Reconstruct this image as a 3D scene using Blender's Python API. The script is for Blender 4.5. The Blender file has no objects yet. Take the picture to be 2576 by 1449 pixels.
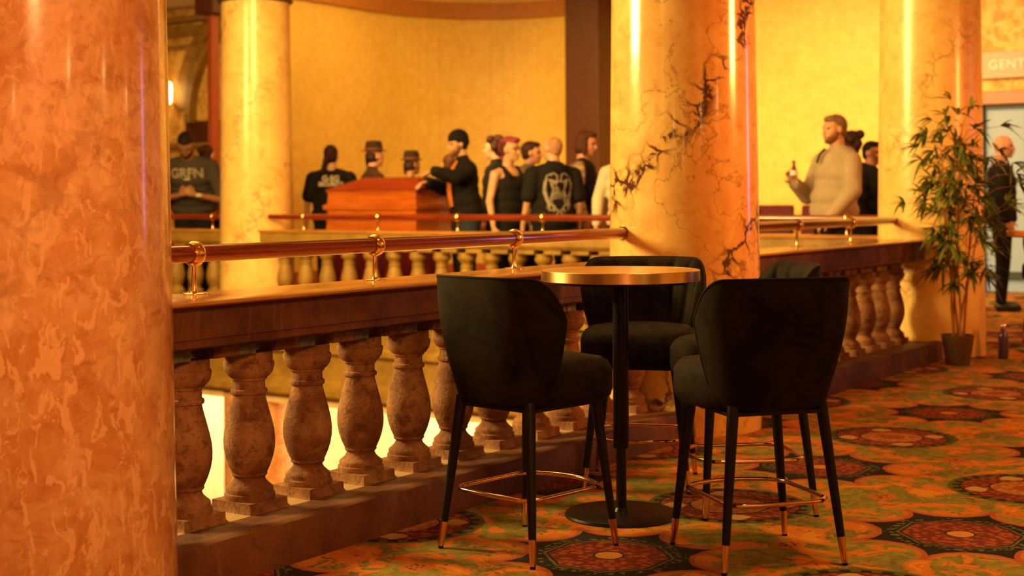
import bpy, bmesh, math, random
from mathutils import Vector, Matrix, Euler
from mathutils.bvhtree import BVHTree
R = math.radians
PI = math.pi
rnd = random.Random(7)
sc = bpy.context.scene
col = sc.collection

# ------------------------------------------------------------------ camera
AZ, PITCH, ROLL = 0.593387, 0.0100763, -0.0057538
fwd0 = Vector((math.cos(AZ), math.sin(AZ), 0)); rt0 = Vector((math.sin(AZ), -math.cos(AZ), 0)); z0 = Vector((0, 0, 1))
fwd = fwd0*math.cos(PITCH) - z0*math.sin(PITCH)
up = fwd0*math.sin(PITCH) + z0*math.cos(PITCH)
right = rt0*math.cos(ROLL) + up*math.sin(ROLL)
upv = -rt0*math.sin(ROLL) + up*math.cos(ROLL)
cam_data = bpy.data.cameras.new('camera')
cam = bpy.data.objects.new('camera', cam_data); col.objects.link(cam)
M = Matrix((right, upv, -fwd)).transposed().to_4x4(); M.translation = Vector((-6.7648, -3.4662, 1.15))
cam.matrix_world = M
cam_data.sensor_width = 36; cam_data.lens = 3592.73/2576*36
cam_data.shift_y = -(724.5-534.87)/2576
cam_data.clip_end = 200
cam_data.dof.use_dof = True; cam_data.dof.focus_distance = 4.75; cam_data.dof.aperture_fstop = 3.0
sc.camera = cam

# ------------------------------------------------------------------ world, lights, exposure
sc.view_settings.view_transform = 'Standard'; sc.view_settings.look = 'None'
sc.view_settings.exposure = 0.0; sc.view_settings.gamma = 1.0; sc.view_settings.use_curve_mapping = False
w = bpy.data.worlds.new('world'); sc.world = w; w.use_nodes = True
w.node_tree.nodes['Background'].inputs[0].default_value = (1.0, 0.42, 0.12, 1)
w.node_tree.nodes['Background'].inputs[1].default_value = 0.02
WARM = (1.0, 0.56, 0.14); AMB = (1.0, 0.36, 0.06); GOLD = (1.0, 0.62, 0.17)
def area(name, loc, target, power, color, sx, sy=None, spread=180):
    l = bpy.data.lights.new(name, 'AREA'); l.energy = power; l.color = color
    l.shape = 'RECTANGLE'; l.size = sx; l.size_y = sy or sx; l.spread = R(spread)
    o = bpy.data.objects.new(name, l); col.objects.link(o); o.location = loc
    d = Vector(target)-Vector(loc); o.rotation_euler = d.to_track_quat('-Z', 'Y').to_euler(); return o
def point(name, loc, power, color, rad):
    l = bpy.data.lights.new(name, 'POINT'); l.energy = power; l.color = color; l.shadow_soft_size = rad
    o = bpy.data.objects.new(name, l); col.objects.link(o); o.location = loc; return o
area('atrium_dome_light', (0.4, 4.2, 5.6), (0.6, 3.4, 0), 240, WARM, 3.6, 3.6)
area('atrium_fill_light', (-4.4, 5.2, 3.4), (-.3, 0.0, 1.2), 950, (1.0, .66, .19), 1.6, 1.6)  # unseen lamp added to brighten the veined column's atrium side
area('atrium_fill_light', (-2.0, 2.4, 3.9), (4.2, 5.2, 1.0), 200, (1.0, .62, .17), 1.6, 1.6, 110)  # second added lamp, brightens the far columns and balustrade front
area('far_gallery_light', (6.6, 5.6, 3.85), (10.2, 5.0, .9), 150, GOLD, 2.0, 5.0, 115)
area('far_gallery_light', (7.0, 2.6, 3.85), (10.4, 2.6, 1.5), 215, (1.0, .60, .25), 2.0, 3.2, 130)
area('far_corner_light', (7.0, 7.2, 3.85), (8.6, 9.3, 1.4), 60, GOLD, 1.6, 1.6)
area('lower_hall_light', (5.3, 4.6, -1.05), (6.5, 4.6, -2.0), 330, (1.0, .76, .40), 5.0, .8)
area('lower_hall_light', (5.3, 10.0, -1.05), (6.5, 10.2, -2.0), 200, (1.0, .76, .40), 3.0, .8)
area('carpet_downlight', (-2.4, -2.3, 4.1), (-2.4, -2.2, 0), 18, (1.0, .60, .17), .7, .7, 75)
area('carpet_downlight', (0.6, -3.6, 4.1), (0.8, -3.2, 0), 16, (1.0, .46, .10), .8, .8, 80)
area('carpet_downlight', (3.4, -2.6, 4.1), (3.6, -2.4, 0), 11, (1.0, .40, .08), .8, .8, 90)
area('hall_ceiling_light', (7.2, -1.6, 4.0), (8.2, -0.4, 0.6), 110, (1.0, .5, .14), 1.6)
area('gallery_ambient_light', (-5.5, -6.2, 3.4), (-2.0, -0.4, .6), 9, AMB, 2.2)
area('near_column_light', (-7.4, -4.8, 3.0), (-4.3, -0.2, 1.25), 13, (1.0, .42, .13), .8, .8, 42)
area('column_glow_light', (1.3, -5.4, 2.6), (-0.3, -0.2, 1.5), 20, (1.0, .30, .06), .7, .7, 40)
area('column_glow_light', (2.6, -5.8, 2.4), (3.7, -0.2, 1.4), 11, (1.0, .30, .06), .7, .7, 40)
area('violet_rim_light', (6.2, -5.2, 1.9), (-0.3, -0.2, 1.5), 2.2, (.62, .48, .9), .35, 1.8, 70)  # added violet source for the column's cool edge, no window there
area('left_gallery_light', (6.6, 12.0, 3.9), (8.6, 12.8, 1.5), 60, (1.0, .6, .18), 1.5)
for x_, y_, z_ in ((-10.4, -5.2, 2.1), (-9.6, -2.2, 2.2), (-5.2, -6.7, 2.2), (-1.6, -6.7, 2.2), (2.2, -6.7, 2.2), (-10.6, 3.8, 2.4)):
    point('highlight_bulb', (x_, y_, z_), 9, (1.0, .62, .22), .06)  # unseen bulbs added for highlights on brass and marble, no sconces

# ------------------------------------------------------------------ node helpers
class V:
    """a scalar socket with arithmetic"""
    def __init__(s, nt, sock): s.nt, s.s = nt, sock
    def _op(s, op, a, b=None, c=None):
        n = s.nt.nodes.new('ShaderNodeMath'); n.operation = op
        for i, x in enumerate((a, b, c)):
            if x is None: continue
            if isinstance(x, V): s.nt.links.new(x.s, n.inputs[i])
            else: n.inputs[i].default_value = x
        return V(s.nt, n.outputs[0])
    def __add__(s, o): return s._op('ADD', s, o)
    __radd__ = __add__
    def __sub__(s, o): return s._op('SUBTRACT', s, o)
    def __rsub__(s, o): return s._op('SUBTRACT', o, s)
    def __mul__(s, o): return s._op('MULTIPLY', s, o)
    __rmul__ = __mul__
    def __truediv__(s, o): return s._op('DIVIDE', s, o)
    def abs(s): return s._op('ABSOLUTE', s)
    def lt(s, o): return s._op('LESS_THAN', s, o)
    def gt(s, o): return s._op('GREATER_THAN', s, o)
    def round(s): return s._op('ROUND', s)
    def floor(s): return s._op('FLOOR', s)
    def mod(s, o): return s._op('FLOORED_MODULO', s, o)
    def sin(s): return s._op('SINE', s)
    def cos(s): return s._op('COSINE', s)
    def min(s, o): return s._op('MINIMUM', s, o)
    def max(s, o): return s._op('MAXIMUM', s, o)
    def atan2(s, o): return s._op('ARCTAN2', s, o)
    def hyp(s, o): return ((s*s)+(o*o))._op('SQRT', (s*s)+(o*o))
    def ss(s, a, b):
        n = s.nt.nodes.new('ShaderNodeMapRange'); n.interpolation_type = 'SMOOTHSTEP'
        s.nt.links.new(s.s, n.inputs[0]); n.inputs[1].default_value = a; n.inputs[2].default_value = b
        return V(s.nt, n.outputs[0])
class Mat:
    def __init__(s, name, rough=.5, metal=0, **kw):
        s.m = bpy.data.materials.new(name); s.m.use_nodes = True; s.nt = s.m.node_tree
        s.b = s.nt.nodes['Principled BSDF']; s.b.inputs['Roughness'].default_value = rough; s.b.inputs['Metallic'].default_value = metal
        for k, v in kw.items(): s.b.inputs[k.replace('_', ' ')].default_value = v
    def coords(s, kind='Object', scale=(1, 1, 1), rot=(0, 0, 0)):
        t = s.nt.nodes.new('ShaderNodeTexCoord'); mp = s.nt.nodes.new('ShaderNodeMapping')
        s.nt.links.new(t.outputs[kind], mp.inputs[0]); mp.inputs['Scale'].default_value = scale; mp.inputs['Rotation'].default_value = rot
        return mp.outputs[0]
    def xyz(s, vec):
        n = s.nt.nodes.new('ShaderNodeSeparateXYZ'); s.nt.links.new(vec, n.inputs[0]); return [V(s.nt, o) for o in n.outputs]
    def noise(s, vec, scale, detail=4, rough=.55, dist=0):
        n = s.nt.nodes.new('ShaderNodeTexNoise'); s.nt.links.new(vec, n.inputs['Vector'])
        n.inputs['Scale'].default_value = scale; n.inputs['Detail'].default_value = detail; n.inputs['Roughness'].default_value = rough; n.inputs['Distortion'].default_value = dist
        return V(s.nt, n.outputs[0])
    def voro(s, vec, scale, feature='F1', out=0):
        n = s.nt.nodes.new('ShaderNodeTexVoronoi'); n.feature = feature; s.nt.links.new(vec, n.inputs['Vector']); n.inputs['Scale'].default_value = scale
        return V(s.nt, n.outputs[out])
    def warp(s, vec, scale, amt, detail=3):
        n = s.nt.nodes.new('ShaderNodeTexNoise'); s.nt.links.new(vec, n.inputs['Vector']); n.inputs['Scale'].default_value = scale; n.inputs['Detail'].default_value = detail
        a = s.nt.nodes.new('ShaderNodeVectorMath'); a.operation = 'MULTIPLY_ADD'
        s.nt.links.new(n.outputs[1], a.inputs[0]); a.inputs[1].default_value = (amt,)*3; s.nt.links.new(vec, a.inputs[2]); return a.outputs[0]
    def mix(s, f, a, b):
        n = s.nt.nodes.new('ShaderNodeMix'); n.data_type = 'RGBA'
        if isinstance(f, V): s.nt.links.new(f.s, n.inputs[0])
        else: n.inputs[0].default_value = f
        for i, x in ((6, a), (7, b)):
            if isinstance(x, tuple): n.inputs[i].default_value = (*x, 1)
            else: s.nt.links.new(x, n.inputs[i])
        return n.outputs[2]
    def color(s, c):
        if isinstance(c, tuple): s.b.inputs['Base Color'].default_value = (*c, 1)
        else: s.nt.links.new(c, s.b.inputs['Base Color'])
        return s
    def bump(s, v, strength=.3, dist=.01):
        n = s.nt.nodes.new('ShaderNodeBump'); s.nt.links.new(v.s, n.inputs['Height']); n.inputs['Strength'].default_value = strength; n.inputs['Distance'].default_value = dist
        s.nt.links.new(n.outputs[0], s.b.inputs['Normal']); return s
    def rough(s, v): s.nt.links.new(v.s, s.b.inputs['Roughness']); return s
    def emit(s, c, st):
        s.b.inputs['Emission Color'].default_value = (*c, 1); s.b.inputs['Emission Strength'].default_value = st; return s

MT = {}
def simple(name, c, rough=.6, metal=0, bump=None, var=.25, vscale=8, **kw):
    if max(c) < .02 and rough > .5: kw['Specular_IOR_Level'] = .2
    m = Mat(name, rough, metal, **kw); vec = m.coords()
    n = m.noise(vec, vscale, 4)
    m.color(m.mix(n, tuple(x*(1-var) for x in c), tuple(min(1, x*(1+var)) for x in c)))
    if bump: m.bump(m.noise(vec, bump[0], 5), bump[1], bump[2])
    MT[name] = m.m; return m.m

def marble(name, base, light, dark, vein, seed, vein_amt=1.0, flake=0.0, k=1.0):
    m = Mat(name, .16, 0, Coat_Weight=.15 if 'pale' in name else .45, Coat_Roughness=.08)
    t = m.coords('Object')
    a = m.nt.nodes.new('ShaderNodeVectorMath'); a.operation = 'ADD'; m.nt.links.new(t, a.inputs[0]); a.inputs[1].default_value = (seed, seed*.7, seed*.31); vec = a.outputs[0]
    wv = m.warp(vec, 2.6*k, .35/k, 6)
    n1 = m.noise(wv, 3.4*k, 7, .68, .5).ss(.30, .70)
    c = m.mix(n1, base, light)
    n2 = m.noise(wv, 8*k, 7, .7, .8).ss(.50, .70)
    c = m.mix(n2*.6, c, dark)
    spk = m.noise(vec, 38, 4, .7).ss(.58, .72); c = m.mix(spk*.3, c, dark)
    if flake:
        sv = m.coords('Object', (13, 13, 6.5), (.35, .2, .5)); fl = m.noise(m.warp(sv, .9, 1.1, 4), 1.7, 4, .62, 1.0).ss(.535, .575)
        zz = m.xyz(t)[2]; c = m.mix(fl*flake*(1.0-zz.ss(.5, 2.0)*.65), c, tuple(k_*1.12 for k_ in light))
        st = m.noise(m.warp(m.coords('Object', (16, 16, 3)), 1.0, .6), 1.6, 5, .65).ss(.55, .75); c = m.mix(st*.45, c, dark)
    x, y, z = m.xyz(m.warp(vec, 1.5, .55, 5))
    ds = z*.62 - (x*.56 - y*.83)
    band = ((ds*1.35+.12).mod(1.0) - .5).abs()
    bm_ = (1.0-band.ss(.03, .20))*m.noise(vec, 1.5, 3).ss(.38, .55)
    edge = m.voro(m.warp(vec, 5.0, .20, 6), 7.5, 'DISTANCE_TO_EDGE')
    lines = 1.0-edge.ss(.015, .085)
    edge2 = m.voro(m.warp(vec, 8.0, .12, 5), 17.0, 'DISTANCE_TO_EDGE')
    core = m.noise(m.warp(vec, 4, .3, 5), 7, 6, .65).ss(.50, .60)
    v = (lines*bm_ + core*(1.0-band.ss(.0, .10))*(1.0-edge2.ss(.02, .26))*bm_.ss(.1, .5)*1.2 + core*bm_.ss(.6, 1.0)*.35).min(1.0)
    c = m.mix(v*vein_amt, c, vein)
    thin = (m.noise(m.warp(vec, 2.5, .6, 6), 1.9, 5)-.5).abs()
    c = m.mix((1.0-thin.ss(.0, .010))*.45*vein_amt, c, vein)
    m.color(c); m.rough(m.noise(vec, 14, 3)*.10+(.24 if 'pale' in name else .12)); MT[name] = m.m; return m.m
marble('scagliola_marble', (.74, .38, .12), (.90, .60, .22), (.58, .23, .06), (.085, .028, .012), 2.3)
marble('scagliola_marble_pale', (.82, .50, .15), (.92, .66, .24), (.66, .34, .09), (.30, .13, .04), 7.9, .6)
marble('scagliola_marble_mottled', (.64, .26, .08), (.86, .50, .26), (.44, .13, .035), (.10, .03, .03), 4.45, .22, .8, 1.9)

m = Mat('carved_sandstone', .85); vec = m.coords('Object')
g = m.noise(vec, 90, 5, .7); d = m.noise(vec, 6, 5, .6); wr = m.noise(vec, 22, 4, .7)
c = m.mix(d.ss(.35, .65), (.17, .055, .018), (.38, .185, .075)); c = m.mix(wr.ss(.50, .66)*.75, c, (.085, .026, .010)); c = m.mix((1.0-g.ss(.30, .50))*.6, c, (.06, .02, .01))
m.color(c); m.bump(g*.8+m.voro(m.warp(vec, 30, .03), 70)*.5+wr*.5, .55, .005); MT['sandstone'] = m.m
simple('lit_dusty_ledge', (.40, .25, .12), .9, 0, (90, .4, .003))  # pale dust, with the atrium's light on the ledge put into the colour
m = Mat('dark_painted_stone', .62); vec = m.coords('Object')
d = m.noise(vec, 3.5, 6, .65); g = m.noise(vec, 60, 4, .7)
c = m.mix(d.ss(.3, .7), (.065, .017, .006), (.17, .055, .018)); c = m.mix(m.noise(m.coords('Object', (14, 14, 2.2)), 1.5, 6, .75).ss(.52, .72)*.6, c, (.25, .10, .04)); c = m.mix(m.noise(m.warp(vec, 5, .2), 5, 6, .7).ss(.55, .68)*.6, c, (.03, .008, .004)); c = m.mix(m.noise(vec, 34, 6, .8).ss(.68, .74)*.6, c, (.42, .20, .12))
m.color(c); m.bump(g, .25, .004); MT['dark_stone'] = m.m
m = Mat('polished_coping', .22, 0, Coat_Weight=.3, Coat_Roughness=.1); vec = m.coords('Object', (1, 6, 6))
m.color(m.mix(m.noise(vec, 3, 5, .6).ss(.3, .7), (.36, .14, .03), (.56, .25, .055))); m.rough(m.noise(vec, 9, 3)*.16+.14); MT['coping'] = m.m
m = Mat('gilded_plaster', .6); vec = m.coords('Object')
m.color(m.mix(m.noise(vec, 5, 6, .65).ss(.3, .7), (.22, .115, .014), (.36, .205, .032))); m.bump(m.noise(vec, 40, 4), .2, .004); MT['gilt_stone'] = m.m
m = Mat('worn_grey_abacus', .8); vec = m.coords('Object'); n = m.noise(vec, 30, 6, .75)
m.color(m.mix(n.ss(.35, .65), (.045, .04, .04), (.20, .19, .19))); m.bump(n, .4, .004); MT['abacus'] = m.m
m = Mat('mahogany', .22, 0, Coat_Weight=.8, Coat_Roughness=.08); vec = m.coords('Object', (1.2, 22, 22))
m.color(m.mix(m.noise(vec, 2.4, 6, .7, .6).ss(.3, .7), (.11, .012, .004), (.27, .036, .010))); MT['mahogany'] = m.m
m = Mat('polished_brass', .18, 1.0); vec = m.coords('Object')
m.color(m.mix(m.noise(vec, 20, 4), (.72, .42, .16), (.90, .62, .30))); MT['brass'] = m.m
m = Mat('brushed_brass_edge', .34, 1.0, Anisotropic=.8, Anisotropic_Rotation=.25); tg = m.nt.nodes.new('ShaderNodeTangent'); tg.direction_type = 'RADIAL'; tg.axis = 'Z'; m.nt.links.new(tg.outputs[0], m.b.inputs['Tangent']); vec = m.coords('Object', (1, 1, 60))
m.color(m.mix(m.noise(vec, 8, 4), (.80, .46, .18), (.92, .60, .28))); MT['brass_edge'] = m.m
m = Mat('copper', .16, 1.0); m.color((.86, .52, .34)); MT['copper'] = m.m
m = Mat('velvet', .75, 0, Sheen_Weight=.06, Sheen_Roughness=.3, Specular_IOR_Level=.12); m.b.inputs['Sheen Tint'].default_value = (.5, .33, .2, 1); vec = m.coords('Object')
n = m.noise(vec, 7, 5, .6, 1.2); m.color(m.mix(n.ss(.3, .7), (.004, .0022, .0015), (.017, .010, .0055))); m.bump(m.noise(vec, 25, 3), .15, .004); MT['velvet'] = m.m
simple('piping', (.008, .006, .006), .8)
simple('black_wood', (.005, .004, .005), .42, 0, (60, .1, .001), Specular_IOR_Level=.3)
simple('black_steel', (.005, .004, .005), .36, 0, (90, .15, .001), Specular_IOR_Level=.35)
simple('rubber', (.01, .01, .01), .9)
m = Mat('table_laminate', .3, 0, Coat_Weight=.3); vec = m.coords('Object'); m.color(m.mix(m.noise(vec, 3, 6, .7, 1.5).ss(.35, .6), (.52, .24, .05), (.66, .34, .08))); MT['tabletop'] = m.m

# gold wallpaper : small printed squares
def wallpaper(name, sc_, c1, c2, amt=.35):
    m = Mat(name, .55, 0, Sheen_Weight=.1); vec = m.coords('Object', (1, 1, 1)); x, y, z = m.xyz(vec)
    # fold horizontal direction along the wall with both axes
    hh = x+y; gx = ((hh*sc_).mod(1.0)-.5).abs(); gz = ((z*sc_).mod(1.0)-.5).abs()
    grid = gx.max(gz).ss(.36, .5)
    n = m.noise(vec, 9, 4, .7).ss(.3, .7); n2 = m.noise(vec, 1.3, 3)
    c = m.mix(n, c1, c2); c = m.mix(grid*amt, c, tuple(k*.62 for k in c1)); c = m.mix(n2.ss(.4, .7)*.25, c, tuple(k*.8 for k in c1))
    m.color(c); m.bump(grid, .3, .003); MT[name] = m.m
wallpaper('gold_wallpaper', 15, (.72, .46, .085), (.84, .575, .13), .24)
m = Mat('gold_damask', .6); vec = m.coords('Object'); n = m.noise(m.warp(vec, 3, .3), 7, 4, .7).ss(.42, .58)
m.color(m.mix(n, (.62, .30, .05), (.86, .55, .15))); MT['damask'] = m.m
simple('brown_pier_paint', (.075, .016, .002), .55)
simple('brown_cornice', (.44, .17, .035), .6)
simple('cream_plaster', (.80, .58, .32), .7, 0, (30, .1, .003))
simple('oxblood_paint', (.40, .075, .02), .5)
simple('oak', (.36, .13, .035), .4, 0, None, .35, 3)
simple('dark_capital', (.10, .025, .012), .5)
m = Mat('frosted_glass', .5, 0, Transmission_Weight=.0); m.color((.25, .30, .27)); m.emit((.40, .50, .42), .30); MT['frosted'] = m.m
simple('muntin_green', (.03, .05, .03), .5)
m = Mat('lamp_glow', .5); m.color((1, .8, .5)); m.emit((1.0, .62, .25), 14); MT['lamp'] = m.m
m = Mat('clear_glass', .03, 0, Transmission_Weight=1.0, IOR=1.45); m.color((.95, .97, 1)); MT['glass'] = m.m
# coffin
m = Mat('coffin_veneer', .3, 0, Coat_Weight=.5, Coat_Roughness=.15); vec = m.coords('Object', (1, 1, 9))
m.color(m.mix(m.noise(vec, 3, 6, .6, .4).ss(.3, .7), (.36, .075, .008), (.52, .13, .014))); MT['coffin'] = m.m
m = Mat('coffin_lid_veneer', .3, 0, Coat_Weight=.5, Coat_Roughness=.15); vec = m.coords('Object', (1, 1, 9))
m.color(m.mix(m.noise(vec, 3, 5).ss(.3, .7), (.24, .022, .008), (.34, .04, .012))); MT['coffin_lid'] = m.m
simple('red_cloth', (.22, .012, .008), .85, 0, (20, .4, .01))
simple('red_plush', (.07, .005, .006), .9)

# carpet ---------------------------------------------------------------
m = Mat('patterned_carpet', .95, 0, Sheen_Weight=.03, Specular_IOR_Level=.1); vec = m.coords('Object'); fine = m.noise(vec, 160, 3, .7)
wv = m.warp(vec, 26, .014, 3); x, y, z = m.xyz(wv)
PX, PY = .895, .86
a = (x+2.79)/PX; b = (y+1.15)/PY
ca, cb = a.round(), b.round(); lx, ly = (a-ca)*PX, (b-cb)*PY
par = (ca+cb).mod(2.0).gt(.5)            # 1 -> round medallion
r = lx.hyp(ly); th = ly.atan2(lx)
# field
nf = m.noise(vec, 5.5, 5, .65, 1.1); nf2 = m.noise(vec, 17, 4, .65, .8)
c = m.mix(nf2.ss(.35, .65), (.20, .17, .030), (.36, .29, .06))
bl = m.noise(vec, 55, 3, .7)
c = m.mix(m.noise(vec, 2.6, 3).ss(.5, .6)*bl.ss(.4, .6)*.8, c, (.16, .055, .016))       # brown scroll bands
# orange sprays on the diagonals between medallions
dg = ((lx.abs()/PX) + (ly.abs()/PY))                  # 1 at the corner points
spray = nf.ss(.50, .53)*nf2.ss(.30, .42)*(dg.ss(.30, .45))
c = m.mix(spray, c, (.74, .20, .02)); c = m.mix(nf.ss(.60, .62)*spray, c, (.80, .32, .04))
c = m.mix(spray*(1.0-(m.voro(m.warp(vec, 30, .03), 16)).ss(.10, .16))*.8, c, (.05, .015, .01))
# little ovals at the four corner points
qx, qy = lx.abs()-PX*.5, ly.abs()-PY*.5
q = (qx*.8).hyp(qy); qm = q.lt(.052)
c = m.mix(qm, c, (.60, .16, .03)); c = m.mix(q.lt(.034)*m.voro(vec, 60).lt(.40), c, (.10, .03, .012))
ex, ey = lx.abs()-PX*.25, ly.abs()-PY*.25
# round medallion
fl = m.voro(m.warp(vec, 20, .02), 38); red = m.mix(fl.ss(.25, .6), (.42, .085, .03), (.17, .022, .012))
dash = ((th*(26/6.2832)).mod(1.0)-.5).abs()
rc = m.mix(dash.lt(.26), (.13, .12, .02), (.018, .014, .010))
c1 = m.mix(r.lt(.305), c, m.mix(r.lt(.288), (.13, .12, .02), rc)); c1 = m.mix(r.lt(.262), c1, (.02, .014, .01)); c1 = m.mix(r.lt(.254), c1, red)
leaf = (((th*(4/6.2832)+.13).mod(1.0)-.5).abs()*(r*6.0) - ((r-.158)*34.0).sin()*.19).lt(0.0)*r.gt(.160)*r.lt(.248)
c1 = m.mix(leaf, c1, (.62, .36, .13)); c1 = m.mix(r.lt(.150), c1, (.02, .014, .01)); c1 = m.mix(r.lt(.142), c1, m.mix(fl.ss(.3, .6), (.60, .24, .06), (.42, .12, .03)))
c1 = m.mix(r.lt(.06), c1, (.34, .08, .02))
# octagon medallion inside a scalloped black star
ph = ((th*(8/6.2832)).mod(1.0)-.5)*(6.2832/8)         # fold to one of eight sectors
sx_, sy_ = r*ph.cos(), r*ph.sin()
scal = (sx_-.425).hyp(sy_)                            # circles that bite into the star
star = r.lt(.405)*scal.gt(.168)
c2 = m.mix(r.lt(.405)*scal.lt(.168)*scal.gt(.150), c, (.46, .10, .03)); c2 = m.mix(r.lt(.405)*scal.lt(.150)*scal.gt(.128)*.7, c2, (.56, .16, .03))
c2 = m.mix(star, c2, (.012, .010, .010))
ph2 = ((th*(8/6.2832)+.5).mod(1.0)-.5)*(6.2832/8); oc = r*ph2.cos()
lf = m.voro(m.warp(vec, 30, .02), 46).lt(.42)
c2 = m.mix(oc.lt(.235)*oc.gt(.205)*lf, c2, (.15, .12, .03)); c2 = m.mix(oc.lt(.198)*oc.gt(.188), c2, (.15, .11, .03)); c2 = m.mix(oc.lt(.180), c2, red)
c2 = m.mix(oc.lt(.180)*m.voro(m.warp(vec, 12, .05), 24).ss(.30, .12)*0.0, c2, (.5, .1, .05))
c2 = m.mix(r.lt(.052), c2, (.03, .02, .012)); c2 = m.mix(r.lt(.044), c2, (.66, .26, .06))
c = m.mix(par, c2, c1)
c = m.mix((1.0-fine)*.35, c, (.03, .015, .008))
m.color(c); m.bump(fine, .5, .004); MT['carpet'] = m.m

# ------------------------------------------------------------------ mesh helpers
class MB:
    def __init__(s): s.v, s.f = [], []
    def add(s, vs, fs):
        o = len(s.v); s.v += [tuple(p) for p in vs]; s.f += [tuple(i+o for i in q) for q in fs]; return s
    def box(s, c, d, rz=0):
        cx, cy, cz = c; x, y, z = d[0]/2, d[1]/2, d[2]/2; cr, sr = math.cos(rz), math.sin(rz)
        vs = [(cx+(i*x)*cr-(j*y)*sr, cy+(i*x)*sr+(j*y)*cr, cz+k*z) for i in (-1, 1) for j in (-1, 1) for k in (-1, 1)]
        return s.add(vs, [(0, 1, 3, 2), (4, 6, 7, 5), (0, 4, 5, 1), (2, 3, 7, 6), (0, 2, 6, 4), (1, 5, 7, 3)])
    def lathe(s, prof, n=32, c=(0, 0, 0), sq=0, caps=True):
        vs, fs = [], []
        for r, z in prof:
            for i in range(n):
                a = 2*PI*i/n; vs.append((c[0]+r*math.cos(a), c[1]+r*math.sin(a), c[2]+z))
        for k in range(len(prof)-1):
            for i in range(n):
                j = (i+1) % n; fs.append((k*n+i, k*n+j, (k+1)*n+j, (k+1)*n+i))
        if caps:
            fs.append(tuple(reversed(range(n)))); fs.append(tuple((len(prof)-1)*n+i for i in range(n)))
        return s.add(vs, fs)
    def tube(s, pts, rad, n=10, closed=False, caps=True, squash=1):
        pts = [Vector(p) for p in pts]; m_ = len(pts); rads = rad if isinstance(rad, (list, tuple)) else [rad]*m_
        vs, fs = [], []; prev = None
        for i, p in enumerate(pts):
            if closed: t = pts[(i+1) % m_]-pts[i-1]
            else: t = pts[min(i+1, m_-1)]-pts[max(i-1, 0)]
            t.normalize()
            if prev is None:
                ref = Vector((0, 0, 1)) if abs(t.z) < .9 else Vector((1, 0, 0)); a = t.cross(ref).normalized()
            else: a = (prev-t*prev.dot(t)).normalized()
            prev = a; b = t.cross(a)
            for k in range(n):
                an = 2*PI*k/n; vs.append(p+a*(math.cos(an)*rads[i])+b*(math.sin(an)*rads[i]*squash))
        rng = m_ if closed else m_-1
        for i in range(rng):
            i2 = (i+1) % m_
            for k in range(n):
                k2 = (k+1) % n; fs.append((i*n+k, i*n+k2, i2*n+k2, i2*n+k))
        if caps and not closed: fs.append(tuple(reversed(range(n)))); fs.append(tuple((m_-1)*n+k for k in range(n)))
        return s.add(vs, fs)
    def ell(s, c, r, rot=None, nu=20, nv=12):
        c = Vector(c); rot = rot or Matrix.Identity(3); vs, fs = [], []
        for j in range(1, nv):
            ph = PI*j/nv
            for i in range(nu):
                a = 2*PI*i/nu; vs.append(c+rot@Vector((r[0]*math.sin(ph)*math.cos(a), r[1]*math.sin(ph)*math.sin(a), r[2]*math.cos(ph))))
        t = len(vs); vs.append(c+rot@Vector((0, 0, r[2]))); vs.append(c-rot@Vector((0, 0, r[2])))
        for j in range(nv-2):
            for i in range(nu): k = (i+1) % nu; fs.append((j*nu+i, (j+1)*nu+i, (j+1)*nu+k, j*nu+k))
        for i in range(nu):
            k = (i+1) % nu; fs.append((t, i, k)); fs.append((t+1, (nv-2)*nu+k, (nv-2)*nu+i))
        return s.add(vs, fs)
    def cap(s, p0, r0, p1, r1, n=14):
        p0, p1 = Vector(p0), Vector(p1); d = p1-p0; L = d.length or 1e-6; d = d/L; pts, rs = [], []
        for k in range(1, 5): a = PI/2*(1-k/4*.98); pts.append(p0-d*r0*math.sin(a)); rs.append(max(r0*math.cos(a), 1e-4))
        for k in range(1, 5): a = PI/2*(k/4*.98); pts.append(p1+d*r1*math.sin(a)); rs.append(max(r1*math.cos(a), 1e-4))
        return s.tube(pts, rs, n)
    def prism(s, poly, axis='x', a=0, b=1):
        n = len(poly)
        P = {'x': lambda t, p: (t, p[0], p[1]), 'y': lambda t, p: (p[0], t, p[1]), 'z': lambda t, p: (p[0], p[1], t)}[axis]
        vs = [P(a, p) for p in poly]+[P(b, p) for p in poly]
        fs = [tuple(range(n)), tuple(reversed(range(n, 2*n)))]+[(i, i+n, (i+1) % n+n, (i+1) % n) for i in range(n)]
        return s.add(vs, fs)
    def grid(s, fn, nu, nv, cu=False, cv=False):
        vs = [fn(i/(nu if cu else nu-1), j/(nv if cv else nv-1)) for j in range(nv) for i in range(nu)]; fs = []
        for j in range(nv if cv else nv-1):
            for i in range(nu if cu else nu-1):
                i2, j2 = (i+1) % nu, (j+1) % nv; fs.append((j*nu+i, j*nu+i2, j2*nu+i2, j2*nu+i))
        return s.add(vs, fs)
    def xf(s, M_): s.v = [tuple(M_@Vector(p)) for p in s.v]; return s
    def mesh(s, name):
        me = bpy.data.meshes.new(name); me.from_pydata(s.v, [], s.f); me.update()
        bm = bmesh.new(); bm.from_mesh(me); bmesh.ops.recalc_face_normals(bm, faces=bm.faces); bm.to_mesh(me); bm.free(); return me
    def build(s, name, mat, parent=None, smooth=40, bevel=0, seg=2):
        me = s.mesh(name)
        if bevel:
            bm = bmesh.new(); bm.from_mesh(me); es = [e for e in bm.edges if len(e.link_faces) == 2 and e.calc_face_angle(0) > R(35)]
            bmesh.ops.bevel(bm, geom=es, offset=bevel, segments=seg, affect='EDGES', profile=.5); bm.to_mesh(me); bm.free()
        return finish(me, name, mat, parent, smooth)
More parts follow.
